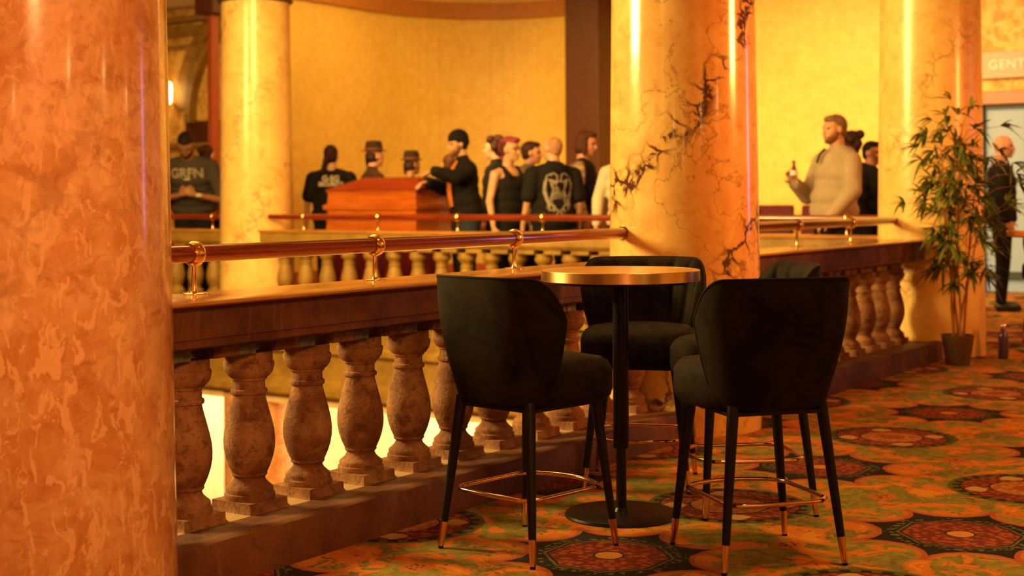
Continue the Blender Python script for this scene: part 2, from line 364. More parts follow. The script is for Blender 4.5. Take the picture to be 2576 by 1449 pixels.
def finish(me, name, mat, parent=None, smooth=40):
    if smooth:
        me.polygons.foreach_set('use_smooth', [True]*len(me.polygons)); me.set_sharp_from_angle(angle=R(smooth))
    if mat is not None: me.materials.append(MT[mat] if isinstance(mat, str) else mat)
    o = bpy.data.objects.new(name, me); col.objects.link(o)
    if parent: o.parent = parent
    return o
def empty(name, loc=(0, 0, 0), rz=0):
    o = bpy.data.objects.new(name, None); col.objects.link(o); o.location = loc; o.rotation_euler = (0, 0, rz); o.empty_display_size = .1; return o
def tag(o, label, cat, group=None, kind=None):
    o['label'] = label; o['category'] = cat
    if group: o['group'] = group
    if kind: o['kind'] = kind
    return o
def struct(o, label=None):
    o['kind'] = 'structure'
    if label: o['label'] = label
    return o
def copy_tree(o, parent=None):
    c = o.copy(); col.objects.link(c)
    if parent: c.parent = parent
    for ch in list(o.children): copy_tree(ch, c)
    return c
def apply_mods(o):
    dg_ = bpy.context.evaluated_depsgraph_get(); me = bpy.data.meshes.new_from_object(o.evaluated_get(dg_)); o.modifiers.clear(); o.data = me; return o
def remesh(mb, name, mat, parent, voxel, smooth_it=4, fac=.5):
    o = finish(mb.mesh(name), name, None, parent, 0)
    md = o.modifiers.new('r', 'REMESH'); md.mode = 'VOXEL'; md.voxel_size = voxel; md.use_smooth_shade = True
    ms = o.modifiers.new('s', 'SMOOTH'); ms.iterations = smooth_it; ms.factor = fac
    apply_mods(o); o.data.materials.clear(); o.data.materials.append(MT[mat] if isinstance(mat, str) else mat); return o

# ------------------------------------------------------------------ setting
CW = -.155; CR = .386
COLS = [(-4.230, CW, 'scagliola_marble_mottled'), (-.302, CW, 'scagliola_marble'), (3.634, CW, 'scagliola_marble_pale'), (4.15, 7.12, 'scagliola_marble_pale')]
def slab(name, poly, z0, z1, mat):
    return struct(MB().prism(poly, 'z', z0, z1).build(name, mat, None, 0))
slab('floor', [(-11, -7), (16, -7), (16, 18), (4.0, 18), (4.0, .0), (-11, .0)], -.35, 0, 'carpet')
slab('floor_lower', [(-9, -.5), (12, -.5), (12, 18), (-9, 18)], -3.7, -3.6, 'carpet')
struct(MB().prism([(-11, -7), (16, -7), (16, 18), (4.2, 18), (4.2, -.05), (-11, -.05)], 'z', 4.25, 4.4).build('ceiling', 'cream_plaster', None, 0))
struct(MB().box((-2.4, 8, 6.5), (13, 16, .2)).build('ceiling_dome', 'cream_plaster', None, 0))
struct(MB().box((2.5, -7.1, 2.1), (27, .2, 4.3)).build('wall_near', 'gold_wallpaper', None, 0))
struct(MB().box((-11.1, 5.5, 2.1), (.2, 25, 9)).build('wall_rear', 'gold_wallpaper', None, 0))
# far wall with rounded corner then the side wall
def arc_wall():
    pts = [(10.4, 1.45), (10.4, 7.2)]
    for k in range(0, 13):
        a = R(90*k/12); pts.append((8.6+1.8*math.cos(a), 7.35+1.75*math.sin(a)))
    pts += [(7.2, 9.1), (5.75, 9.1)]
    return pts
AP = arc_wall()
def strip(pts, off, z0, z1):
    out = []
    for i, p in enumerate(pts):
        q = Vector(pts[min(i+1, len(pts)-1)])-Vector(pts[max(i-1, 0)]); n = Vector((q.y, -q.x)).normalized(); out.append((p[0]+n.x*off, p[1]+n.y*off))
    inner = out; poly = list(pts)+list(reversed(inner)); mb = MB(); n = len(pts)
    vs = [(*p, z) for z in (z0, z1) for p in list(pts)+inner]; m2 = 2*n; fs = []
    for i in range(n-1):
        fs += [(i, i+1, m2+i+1, m2+i), (n+i, m2+n+i, m2+n+i+1, n+i+1), (i, n+i, n+i+1, i+1), (m2+i, m2+i+1, m2+n+i+1, m2+n+i)]
    fs += [(0, m2, m2+n, n), (n-1, 2*n-1, m2+2*n-1, m2+n-1)]
    return mb.add(vs, fs)
struct(strip(AP, .15, 0, 4.25).build('wall_far', 'gold_wallpaper', None, 30))
struct(strip(AP, -.10, 3.72, 3.95).build('trim_1', 'brown_cornice', None, 30))
struct(strip(AP, -.04, 0, .22).build('baseboard_far', 'oxblood_paint', None, 30))
struct(MB().box((10.05, 6.50, 2.1), (.7, .52, 4.3)).build('trim_2', 'brown_pier_paint', None, 0, .01), 'dark brown pier standing out from the gold wall')
struct(MB().box((5.50, 9.13, 1.95), (.13, .08, 4.0)).build('trim_3', 'oxblood_paint', None, 0, .01))
# wall with the sign and doors
struct(MB().box((10.51, -1.0, 3.35), (.18, 5.1, 2.0)).box((10.51, 1.48, 1.2), (.18, .14, 2.4)).box((10.5, -2.9, 1.2), (.2, 1.3, 2.4)).build('wall_doorway', 'damask', None, 0))
dr = struct(MB().box((10.42, -.4, 2.30), (.12, 3.9, .16)).box((10.42, 1.44, 1.1), (.12, .12, 2.25)).box((10.42, -2.3, 1.1), (.12, .12, 2.25)).build('door_1', 'oak', None, 0, .01))
for k in range(4):
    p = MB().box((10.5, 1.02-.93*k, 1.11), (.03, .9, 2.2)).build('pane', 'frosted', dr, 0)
mb = MB()
for k in range(5): mb.box((10.47, 1.38-.93*k-.0, 1.11), (.05, .05, 2.2))
for k in range(4): mb.box((10.47, .98-.93*k+.03, 1.34), (.05, .9, .045))
for k in range(4): mb.box((10.47, .98-.93*k+.03, 2.19), (.05, .9, .04)).box((10.47, .98-.93*k+.03, .2), (.05, .9, .1))
mb.box((10.465, .88, 1.75), (.04, .03, .85)); mb.build('muntin', 'muntin_green', dr, 0)
# left gallery beyond the arch
struct(MB().box((9.6, 14.0, 2.2), (.2, 9.5, 4.5)).build('wall_left_gallery', 'damask', None, 0))
struct(MB().box((7.6, 16.9, 2.2), (8, .2, 4.5)).build('wall_left', 'damask', None, 0))
struct(MB().box((5.46, 9.12, 3.7), (.26, .3, .66)).build('trim_4', 'dark_capital', None, 0, .02))
def arch_ring(cy, cz, r0, r1, x0, x1, n=28, a0=0, a1=PI):
    mb = MB(); vs, fs = [], []
    for i in range(n+1):
        a = a0+(a1-a0)*i/n
        for rr, xx in ((r0, x0), (r1, x0), (r1, x1), (r0, x1)): vs.append((xx, cy+rr*math.cos(a), cz+rr*math.sin(a)))
    for i in range(n):
        for k in range(4): fs.append((i*4+k, i*4+(k+1) % 4, (i+1)*4+(k+1) % 4, (i+1)*4+k))
    return mb.add(vs, fs)
ac = 12.12
mb = arch_ring(ac, 2.5, 1.50, 1.63, 9.34, 9.5, a0=0, a1=R(180)); mb.box((9.42, ac+1.565, 2.45), (.16, .13, .12)).box((9.42, ac-1.565, 2.45), (.16, .13, .12))
struct(mb.build('trim_5', 'gilt_stone', None, 40), 'gilded arch moulding on the left gallery wall')
struct(arch_ring(ac, 2.5, 1.72, 1.95, 9.42, 9.5, a0=R(4), a1=R(62)).build('trim_13', 'gilt_stone', None, 40))
struct(MB().box((9.40, 13.0, 4.06), (.22, 7.2, .09)).box((9.44, 13.0, 3.88), (.14, 7.2, .16)).box((9.45, 13.9, 3.62), (.1, 1.3, .07)).build('trim_6', 'gilt_stone', None, 0, .01))
struct(MB().box((9.47, 13.3, 2.25), (.06, 1.05, .34)).build('trim_7', 'brown_pier_paint', None, 0, .01))
struct(MB().box((9.44, 12.9, 2.03), (.1, 3.2, .08)).build('trim_8', 'gilt_stone', None, 0, .01))
# lower storey wall seen through the balusters
struct(MB().box((6.6, 8, -2.1), (.2, 18, 3.0)).build('wall_lower', 'cream_plaster', None, 0))
# entablature over the columns
struct(MB().box((2.5, CW, 4.0), (26, .8, .5)).build('trim_9', 'cream_plaster', None, 0, .02))
struct(MB().box((4.15, 9.3, 4.0), (.8, 17.6, .5)).build('trim_10', 'cream_plaster', None, 0, .02))
# balcony edge mouldings
def fascia(name, M_, x0, x1, mat='gilt_stone'):
    prof = [(-.02, 0), (-.02, -.06), (.02, -.09), (.02, -.30), (-.03, -.33), (-.03, -.38), (.03, -.42), (.03, -.66), (-.04, -.70), (-.10, -.74), (-.10, -.80), (-.04, -.84), (.30, -.86), (.30, 0)]
    return struct(MB().prism(prof, 'x', x0, x1).xf(M_).build(name, mat, None, 30))
M_near = Matrix.Rotation(PI, 4, 'Z')
M_far = Matrix.Translation((3.95, 0, 0))@Matrix.Rotation(-PI/2, 4, 'Z')
fascia('trim_11', M_near, -4.4, 8); fascia('trim_12', M_far, -16, -.0)
slab('floor_balcony_underside', [(3.95, 0), (7, 0), (7, 16), (3.95, 16)], -.92, -.86, 'cream_plaster')

# columns ---------------------------------------------------------------
CL = ['nearest marble column, mottled orange with pale flakes, at the left edge',
      'tall dark-veined marble column rising behind the bar table and stools',
      'marble column behind the potted bamboo plant, end of the near balustrade',
      'pale yellow marble column on the far side of the atrium, left of the coffin']
def column(x, y, mat, label, r0):
    t = empty('marble_column', (x, y, 0)); tag(t, label, 'column', 'marble columns around the atrium')
    taper = .030; prof = [(r0*(1-taper*z), z) for z in [0, .01]+[k*.2 for k in range(1, 17)]]
    MB().lathe(prof, 96).build('shaft', mat, t, 40)
    rt_ = r0*(1-taper*3.2)
    MB().lathe([(rt_, 3.2), (rt_+.03, 3.205), (rt_+.04, 3.225), (rt_+.03, 3.25), (rt_, 3.26), (rt_-.01, 3.35), (rt_+.06, 3.55), (rt_+.12, 3.68), (rt_+.12, 3.76)], 64).build('capital', 'dark_capital', t, 40)
    return t
for (x, y, mt), lb in zip(COLS, CL): column(x, y, mt, lb, .39 if y > 3 else CR)
# storey below, same axes
for x, y in ((4.15, 7.12), (4.15, 10.2), (3.6, -.2)):
    c_ = tag(MB().lathe([(.36, -3.6), (.36, -.86)], 64).build('lower_column', 'scagliola_marble_mottled', None, 40), 'marble column of the storey below, seen between the balusters' if y == 7.12 else 'second lower storey column further left below the balcony' if y > 8 else 'lower storey column under the near right corner', 'column', 'columns of the lower storey'); c_.location = (x, y, 0)

# balustrades -----------------------------------------------------------
BALP = [(.088, .118), (.094, .121), (.090, .132), (.0865, .155)]
def baluster_mesh(n=40):
    mb = MB()
    q = [(.101, .118), (.094, .123), (.0885, .132), (.0875, .156)]
    for (h0, za), (h1, zb) in zip(q, q[1:]):
        pass
    vs = []; fs = []
    for h, z in q:
        vs += [(-h, -h, z), (h, -h, z), (h, h, z), (-h, h, z)]
    for k in range(len(q)-1):
        for i in range(4): fs.append((k*4+i, k*4+(i+1) % 4, k*4+4+(i+1) % 4, k*4+4+i))
    fs.append((3, 2, 1, 0)); e = 4*(len(q)-1); fs.append((e, e+1, e+2, e+3)); mb.add(vs, fs)
    prof = [(.083, .154), (.084, .158), (.084, .174), (.081, .176), (.078, .177), (.079, .190), (.077, .194), (.066, .203), (.057, .212), (.052, .221), (.051, .229), (.056, .231), (.059, .236), (.058, .242),
            (.062, .250), (.070, .268), (.079, .295), (.0845, .325), (.0855, .350), (.083, .378), (.077, .408), (.069, .438), (.061, .468), (.055, .492), (.0535, .502),
            (.060, .505), (.062, .512), (.060, .519), (.054, .522), (.053, .545), (.0555, .550), (.060, .553), (.0605, .558), (.069, .565), (.079, .578), (.084, .596), (.085, .607), (.083, .612), (.079, .613), (.079, .646)]
    mb.lathe(prof, n)
    return mb
RAIL_Z = .975; CAP_Z = .8432
bal_near = bal_far = None
def balustrade(M_, x0, x1, centres, label, mats, posts, rail, rlabel, group, joints=()):
    """local x along, +y towards the gallery, rail axis on y=0"""
    t = empty('stone_balustrade'); t.matrix_world = M_; tag(t, label, 'balustrade', group)
    cop, body, stone, aba = mats
    cx = [(.286, .829), (.292, .834), (.290, .841), (.282, .843), (-.060, .843), (-.070, .838), (-.070, .820), (.236, .820), (.262, .824)]
    MB().prism(cx, 'x', x0, x1).build('coping', cop, t, 40)
    fr = [(.264, .8235), (.254, .816), (.250, .812), (.250, .726), (.244, .723), (.244, .701), (.232, .697), (.190, .690), (.188, .686), (-.030, .686), (-.055, .72), (-.055, .8195), (.236, .8195)]
    MB().prism(fr, 'x', x0, x1).build('frieze', body, t, 30)
    for a_, b_ in zip(centres, centres[1:]):
        lo, hi = min(a_, b_)+.052, max(a_, b_)-.052
        MB().prism([(.146, .645), (.151, .653), (.151, .686), (-.02, .686), (-.02, .645)], 'x', lo, hi).build('under_rail', stone, t, 30, .004)
    pl = [(.375, 0), (.375, .004), (.366, .118), (.360, .130), (.345, .134), (.30, .131), (.275, .124), (.262, .1235), (.172, .1225), (.172, .118), (-.10, .118), (-.10, 0)]
    MB().prism(pl, 'x', x0, x1).build('plinth', body, t, 30)
    MB().box(((x0+x1)/2, .042, .1195), (abs(x1-x0)-.02, .262, .005)).build('ledge', 'lit_dusty_ledge' if stone == 'sandstone' else stone, t, 0)
    bm_ = baluster_mesh(); me = None
    for i, c_ in enumerate(centres):
        if me is None:
            o = bm_.build('baluster', stone, t, 35); me = o.data
        else:
            o = bpy.data.objects.new('baluster', me); col.objects.link(o); o.parent = t
        o.location = (c_, .073, 0); o.rotation_euler = (0, 0, [0, PI/2, PI, -PI/2][i % 4])
        ab = MB().box((0, 0, .666), (.075, .168, .040)).build('abacus', aba, o, 0, .006); ab['label'] = 'worn grey block above the baluster'; ang_ = -[0, PI/2, PI, -PI/2][i % 4]; ab.location = (.085*math.cos(ang_), .085*math.sin(ang_), 0)
        if i % 4: ab.rotation_euler = (0, 0, -[0, PI/2, PI, -PI/2][i % 4])
    # handrail
    g_ = empty('handrail'); g_.matrix_world = M_; tag(g_, rlabel, 'handrail', 'wooden handrails on brass posts')
    r0, r1 = rail; rr = .0285
    pts, rs = [], []
    for k in range(5): a = PI/2*k/4; pts.append((r0+rr*.75*(1-math.sin(a)), 0, RAIL_Z)); rs.append(max(rr*math.sin(a+.02) if k else .002, .002))
    pts.append(((r0+r1)/2, 0, RAIL_Z)); rs.append(rr)
    for k in range(4, -1, -1): a = PI/2*k/4; pts.append((r1-rr*.75*(1-math.sin(a)), 0, RAIL_Z)); rs.append(max(rr*math.sin(a+.02) if k else .002, .002))
    MB().tube(pts, rs, 24).build('rail', 'mahogany', g_, 50)
    for p in posts:
        b = MB().lathe([(.044, CAP_Z), (.044, CAP_Z+.003), (.040, CAP_Z+.005), (.012, CAP_Z+.006), (.0095, CAP_Z+.012), (.0085, CAP_Z+.04), (.0065, RAIL_Z-.035), (.009, RAIL_Z-.03)], 24, (p, 0, 0)).build('post', 'brass', g_, 40)
        prof = [(-.021, .029), (-.0215, .034), (-.012, .0405), (0, .042), (.012, .0405), (.0215, .034), (.021, .029)]
        mb = MB(); n = 32; vs = []; fs = []
        for (xx, r_) in prof:
            for i in range(n): a = 2*PI*i/n; vs.append((p+xx, r_*math.cos(a), RAIL_Z+r_*math.sin(a)))
        for k in range(len(prof)-1):
            for i in range(n): fs.append((k*n+i, k*n+(i+1) % n, (k+1)*n+(i+1) % n, (k+1)*n+i))
        for i in range(n): fs.append(((len(prof)-1)*n+i, (len(prof)-1)*n+(i+1) % n, (i+1) % n, i))
        mb.add(vs, fs).build('ring', 'brass', b, 40)
    return t
NEARM = ('coping', 'dark_stone', 'sandstone', 'abacus'); FARM = ('coping', 'gilt_stone', 'gilt_stone', 'gilt_stone')
nl = [3.310-.2865*k for k in range(-2, 10)]
balustrade(M_near, .62, 4.05, nl, 'worn brown stone balustrade in the foreground, behind the bar stools', NEARM, [3.483, 2.559, 1.611, .634], (.555, 3.98), 'long dark red handrail on brass posts above the foreground balustrade', 'stone balustrades around the atrium')
nr = [-(.17+.2865*k) for k in range(0, 11)]
balustrade(M_near, -3.22, .0, nr, 'dark stone balustrade section between the veined column and the potted plant', NEARM, [-1.516, -2.429, -3.425], (-3.56, -.1), 'handrail section between the veined column and the plant column', 'stone balustrades around the atrium')
fr_ = [-(6.605-.2855*k) for k in range(0, 23)]
balustrade(M_far, -6.86, -.05, fr_, 'yellow-lit balustrade across the atrium, in front of the crowd', FARM, [-6.283, -5.322, -4.371, -3.432, -2.49, -1.55, -.606], (-6.75, -.12), 'far handrail across the atrium, running in front of the coffin and crowd', 'stone balustrades around the atrium')
fl_ = [-(7.62+.2855*k) for k in range(0, 10)]
balustrade(M_far, -10.6, -7.30, fl_, 'short far balustrade section left of the pale column, under the leaning man', FARM, [-7.566, -8.5, -9.4], (-10.5, -7.42), 'far handrail section left of the pale column', 'stone balustrades around the atrium')

# ------------------------------------------------------------------ bar stools
def stool():
    t = empty('bar_stool')
    ZB, ZT = .500, .900
    def half(z):      # half width of the shell at height z
        k = max(0, min(1, (z-ZB)/(ZT-ZB))); return .184+.078*math.sin(min(1, k*1.12)*PI/2)
    def shellpt(s, v, off):
        """s -1..1 around from one wing to the other, v 0..1 bottom to top"""
        a_ = abs(s)
        ztop = ZT - .008*a_**2 - .125*max(0, (a_-.52)/.48)**2.4
        zbot = ZB + .030*max(0, (a_-.70)/.30)**2
        z = zbot+(ztop-zbot)*v
        hw = half(z)-off
        th = s*R(84)
        n = 2.7
        cx_, cy_ = math.cos(th), math.sin(th)
        y = hw*math.copysign(abs(cy_)**(2/n), cy_)
        back = (.195+.050*math.sin(min(1, (z-ZB)/(ZT-ZB))*PI/2))-off
        x = -.060-(back-.045)*abs(cx_)**(2/n)
        return x, y, z
    NU, NV = 73, 22
    def outer(u, v): return shellpt(u*2-1, v, 0)
    def inner(u, v):
        s = u*2-1; ch = abs(math.sin(s*PI*3.5)); pad = .046-.014*(1-ch)**2.2
        edge_ = min(1, (1-abs(s))/.06); e2 = min(1, (1-v)/.12)
        return shellpt(s, v, .008+(pad-.008)*math.sqrt(max(0, edge_))*math.sqrt(max(0, e2)))
    a = MB().grid(outer, NU, NV); vs = list(a.v); fs = list(a.f)
    b_ = MB().grid(inner, NU, NV); o = len(vs); vs += b_.v; fs += [tuple(reversed([i+o for i in q])) for q in b_.f]
    for i in range(NU-1): fs.append((i, o+i, o+i+1, i+1)); k = (NV-1)*NU; fs.append((k+i+1, k+o+i+1, k+o+i, k+i))
    for j in range(NV-1): fs.append((j*NU, (j+1)*NU, (j+1)*NU+o, j*NU+o)); k = NU-1; fs.append(((j+1)*NU+k, j*NU+k, j*NU+k+o, (j+1)*NU+k+o))
    mb = MB(); mb.add(vs, fs); mb.build('backrest', 'velvet', t, 60)
    pts = [shellpt(-1, v/12, .002) for v in range(1, 12)]+[shellpt(-1+2*k/60, 1, .002) for k in range(61)]+[shellpt(1, 1-v/12, .002) for v in range(1, 12)]
    MB().tube(pts, .0042, 8).build('piping', 'piping', t, 60)
    # seat
    def se(th, k): # superellipse outline
        c_, s_ = math.cos(th), math.sin(th); n = 3.0; return .225*k*math.copysign(abs(c_)**(2/n), c_)+.025, .232*k*math.copysign(abs(s_)**(2/n), s_)
    prof = [(.0, .486), (.84, .486), (.93, .489), (.98, .502), (1.0, .530), (1.0, .585), (.985, .602), (.94, .620), (.86, .632), (.6, .641), (.3, .645), (0.001, .646)]
    vs, fs = [], []; n = 48
    for k, z in prof:
        for i in range(n):
            x, y = se(2*PI*i/n, max(k, .002)); kk = 1 if x > 0 else (.86 if True else 1); yy = y*(1-.14*max(0, (-x)/.2)); vs.append((x if x < 0 else x*1.06, yy, z-.012*max(0, x-.05)/.2*(z > .6)))
    for j in range(len(prof)-1):
        for i in range(n): fs.append((j*n+i, j*n+(i+1) % n, (j+1)*n+(i+1) % n, (j+1)*n+i))
    MB().add(vs, fs).build('seat', 'velvet', t, 60)
    se_ = [(*se(2*PI*i/n, 1.0), .0) for i in range(n)]
    pts = [((p[0] if p[0] < 0 else p[0]*1.06)+.0, p[1]*(1-.14*max(0, -p[0]/.2)), .612) for p in se_]
    # under plate
    MB().prism([(-.17, -.15), (-.15, -.17), (.15, -.17), (.18, -.15), (.18, .15), (.15, .17), (-.15, .17), (-.17, .15)], 'z', .474, .486).build('seat_base', 'black_wood', t, 0)
    def legpt(sx, sy, z):
        top = Vector((.165*sx if sx > 0 else -.155, .150*sy, .505)); bot = Vector((.205*sx, .205*sy, 0)); return bot+(top-bot)*(z/.505)
    for sx in (1, -1):
        for sy in (1, -1):
            lg = MB().tube([legpt(sx, sy, z) for z in (.088, .2, .35, .505)], [.0125, .0145, .0165, .019], 20).build('leg', 'black_wood', t, 60)
            MB().tube([legpt(sx, sy, z) for z in (.008, .05, .089)], [.0098, .0112, .0128], 20).build('copper_tip', 'copper', lg, 60)
            MB().tube([legpt(sx, sy, z) for z in (0, .008)], [.0085, .0095], 16).build('foot_pad', 'rubber', lg, 60)
    zr = .200; P = {k: legpt(k[0], k[1], zr) for k in ((1, 1), (1, -1), (-1, 1), (-1, -1))}
    ring = []
    seq = [(1, -1), (1, 1), (-1, 1), (-1, -1)]
    for i, k in enumerate(seq):
        p, q = P[k].copy(), P[seq[(i+1) % 4]].copy(); c_ = (p+q)/2; outv = Vector((c_.x, c_.y, 0)).normalized(); bow = .045 if i == 0 else (.012 if i == 2 else .0)
        ins = 0.010
        for j in range(1, 16):
            tt = j/16; pp = p.lerp(q, .07+.86*tt); pp = pp+outv*(bow*math.sin(PI*tt)-ins); ring.append(pp)
    MB().tube(ring, .0074, 12, closed=True).build('footrest_ring', 'copper', t, 60)
    return t
S = [((-2.84, -.877), -9, 'black velvet bar stool left of the table, nearest the balustrade, plain back showing'),
     ((-2.53, -1.55), 50, 'nearest velvet bar stool, seen squarely from behind on the right of the table'),
     ((-1.70, -.672), 203, 'velvet bar stool behind the table, its channelled inner back showing below the tabletop'),
     ((-1.896, -1.218), 131, 'velvet bar stool mostly hidden behind the nearest one, channelled top of its back showing')]
s0 = stool()
for i, ((x, y), a, lb) in enumerate(S):
    o = s0 if i == 0 else copy_tree(s0); o.location = (x, y, 0); o.rotation_euler = (0, 0, R(a)); tag(o, lb, 'bar stool', 'black velvet bar stools around the table')

# ------------------------------------------------------------------ bar tables
def bar_table():
    t = empty('bar_table')
    MB().lathe([(.001, .889), (.279, .889), (.281, .8885)], 96, caps=False).build('tabletop', 'tabletop', t, 0)
    MB().lathe([(.281, .8885), (.2845, .8895), (.2865, .888), (.2865, .853), (.284, .851), (.20, .851)], 96, caps=False).build('brass_edge', 'brass_edge', t, 40)
    MB().lathe([(.001, .842), (.255, .842), (.262, .851), (.001, .852)], 64, caps=False).build('underside', 'black_steel', t, 40)
    MB().lathe([(.0275, .246), (.0285, .248), (.0285, .836), (.14, .838), (.14, .842)], 32).build('pole_sleeve', 'black_steel', t, 40)
    MB().lathe([(.0185, .012), (.0185, .26)], 32).build('pole', 'black_steel', t, 40)
    MB().lathe([(.205, 0), (.206, .004), (.202, .012), (.190, .015), (.03, .017), (.022, .030), (.0185, .031)], 96).build('base', 'black_steel', t, 30)
    return t
bt = bar_table(); bt.location = (-2.27, -.905, 0); tag(bt, 'round brass-edged bar table on a black pole, in the middle of the four stools', 'table', 'round brass-edged bar tables')
b2 = copy_tree(bt); b2.location = (4.14, -.86, 0); tag(b2, 'second brass-edged bar table cut off by the right edge of the photo', 'table', 'round brass-edged bar tables')
s_ = copy_tree(s0); s_.location = (4.95, -.72, 0); s_.rotation_euler = (0, 0, R(185)); tag(s_, 'bar stool at the far right edge beyond the plant, beside the second table', 'bar stool', 'black velvet bar stools around the second table')

# ------------------------------------------------------------------ water bottle, plant
m = Mat('violet_bottle_paint', .3, .3, Coat_Weight=.5); m.color((.09, .045, .15)); MT['violet'] = m.m
m = Mat('steel_cap', .25, 1.0); m.color((.75, .65, .65)); MT['steel'] = m.m
bo = empty('water_bottle', (3.50, -.71, 0)); tag(bo, 'violet metal water bottle standing on the carpet right of the plant', 'bottle')
MB().lathe([(.028, 0), (.0345, .004), (.036, .02), (.036, .150), (.033, .172), (.020, .200), (.0165, .212)], 32).build('body', 'violet', bo, 40)
MB().lathe([(.0185, .212), (.0195, .216), (.0195, .240), (.016, .246)], 32).build('cap', 'steel', bo, 40)

m = Mat('bamboo_leaf', .5, 0); vec = m.coords('Object'); n = m.noise(vec, 9, 3)
m.color(m.mix(n.ss(.35, .65), (.05, .085, .012), (.20, .24, .04))); MT['leaf'] = m.m
simple('bamboo_cane', (.42, .17, .045), .45, 0, None, .3, 20)
simple('plant_pot', (.13, .075, .035), .5); simple('soil', (.012, .008, .005), 1)
pl = empty('potted_bamboo', (2.97, -.55, 0)); tag(pl, 'tall bamboo plant in a small tapered pot in front of the right column', 'plant')
MB().lathe([(.078, 0), (.080, .004), (.107, .19), (.109, .196), (.109, .205), (.101, .205), (.099, .18)], 48, caps=False).lathe([(.078, 0), (.001, 0)], 48, caps=False).build('pot', 'plant_pot', pl, 40)
MB().lathe([(.001, .18), (.099, .18)], 32, caps=False).build('soil', 'soil', pl, 0)
rg = random.Random(21); stems = []
for k, (ax, ay, tx, ty, h) in enumerate([(-.03, .02, -.10, .08, 1.45), (.02, .03, .03, -.02, 1.62), (.04, -.03, .13, -.10, 1.40), (-.02, -.03, -.02, .02, 1.30), (.0, .0, .05, .10, 1.15), (.03, 0, .10, -.16, 1.1)]):
    pts = [Vector((ax+(tx-ax)*(i/12)**1.3+rg.uniform(-.006, .006), ay+(ty-ay)*(i/12)**1.3+rg.uniform(-.006, .006), .17+(h-.17)*i/12)) for i in range(13)]
    MB().tube(pts, [.0085-.0045*i/12 for i in range(13)], 8).build('cane', 'bamboo_cane', pl, 60); stems.append(pts)
mbl = MB(); mbt = MB()
def leaf(mb, p, d, L, W, droop):
    d = d.normalized(); side = d.cross(Vector((0, 0, 1)));
    if side.length < .05: side = Vector((1, 0, 0))
    side.normalize(); upn = side.cross(d); pts = []; vs = []; N = 6
    for i in range(N+1):
        t_ = i/N; c_ = p+d*(L*t_)+Vector((0, 0, -droop*t_*t_*L)); ww = W*(math.sin(PI*min(1, t_*.93+.05))**.8)*(1-.3*t_)*.5
        vs += [c_-side*ww+upn*ww*.5, c_, c_+side*ww+upn*ww*.5]
    fs = []
    for i in range(N):
        for k in (0, 1): fs.append((i*3+k, i*3+k+1, i*3+3+k+1, i*3+3+k))
    mb.add(vs, fs)
def cluster(p, d, n, L):
    if math.hypot(p.x+2.97-3.634, p.y-.55+.155) < .50 or (p.z < 1.0 and p.y-.55 > -.42): return
    for _ in range(n):
        dd = (d+Vector((rg.gauss(0, .62), rg.gauss(0, .62), rg.gauss(-.05, .5)))).normalized(); leaf(mbl, p, dd, L*rg.uniform(.75, 1.25), rg.uniform(.022, .036), rg.uniform(.1, .8))
for _ in range(135):
    st = rg.choice(stems[:4] if rg.random() < .75 else stems); i = rg.randrange(4, 13); p = st[i]
    if p.z < .70 and rg.random() < .45: continue
    d = Vector((rg.uniform(-1, 1), rg.uniform(-1, 1), rg.uniform(-.1, .9))).normalized(); L = rg.uniform(.08, .27)*(1 if p.z > .6 else .7)
    q = p+d*L; mid = (p+q)/2+Vector((0, 0, .02)); mbt.tube([p, mid, q], [.0028, .0022, .0014], 5); cluster(q, d, rg.randrange(6, 10), .125)
# outlying sprays: side vector runs across the photo, z is height
sv = Vector((math.sin(AZ), -math.cos(AZ), 0))
for sx_o, zz, n_ in ((-.33, 1.10, 7), (-.33, 1.48, 7), (-.22, 1.66, 6), (-.26, .92, 4), (.0, 1.70, 9), (.12, 1.60, 8), (.24, 1.62, 7), (.34, 1.22, 8), (.38, 1.06, 8), (.36, .88, 7), (.33, 1.30, 6), (.22, .76, 7), (.20, .58, 6), (-.12, 1.58, 8), (-.10, .70, 6), (.26, 1.0, 8), (.12, .62, 5)):
    q = sv*sx_o+Vector((rg.uniform(-.1, .1), rg.uniform(-.1, .1), zz)); st = min(stems, key=lambda s_2: (s_2[9]-q).length); p = min(st, key=lambda v_: (v_-q+Vector((0, 0, .15))).length)
    mid = (p+q)/2+Vector((0, 0, .04)); mbt.tube([p, mid, q], [.003, .0024, .0015], 5); cluster(q, (q-p).normalized(), n_, .135)
mbl.build('foliage', 'leaf', pl, 60); mbt.build('twigs', 'bamboo_cane', pl, 60)

# ------------------------------------------------------------------ coffin on a draped stand
cf = empty('coffin', (4.86, 5.93, .0)); cf.rotation_euler = (0, 0, 0); tag(cf, 'polished reddish wooden coffin with a hipped lid, behind the far handrail', 'coffin')
# long axis along y (the far balustrade); half length .62, half width .30
HL, HW = .60, .30
def ringbox(levels, hw, hl):
    mb = MB(); vs, fs = [], []
    for dx, z in levels:
        for sx, sy in ((-1, -1), (1, -1), (1, 1), (-1, 1)): vs.append((sx*(hw+dx), sy*(hl+dx), z))
    for k in range(len(levels)-1):
        for i in range(4): fs.append((k*4+i, k*4+(i+1) % 4, k*4+4+(i+1) % 4, k*4+4+i))
    fs.append((3, 2, 1, 0)); e = 4*(len(levels)-1); fs.append((e, e+1, e+2, e+3)); return mb.add(vs, fs)
ringbox([(.02, .76), (.02, .80), (.0, .82), (-.01, .90), (-.005, .93), (.012, .945), (.012, .965), (-.012, .985), (-.012, 1.03), (.012, 1.04), (.022, 1.06), (.022, 1.085), (-.012, 1.10), (-.02, 1.20), (-.01, 1.225), (.0, 1.24)], HW, HL).build('body', 'coffin', cf, 30)
lid = MB(); hw, hl = HW+.005, HL+.005
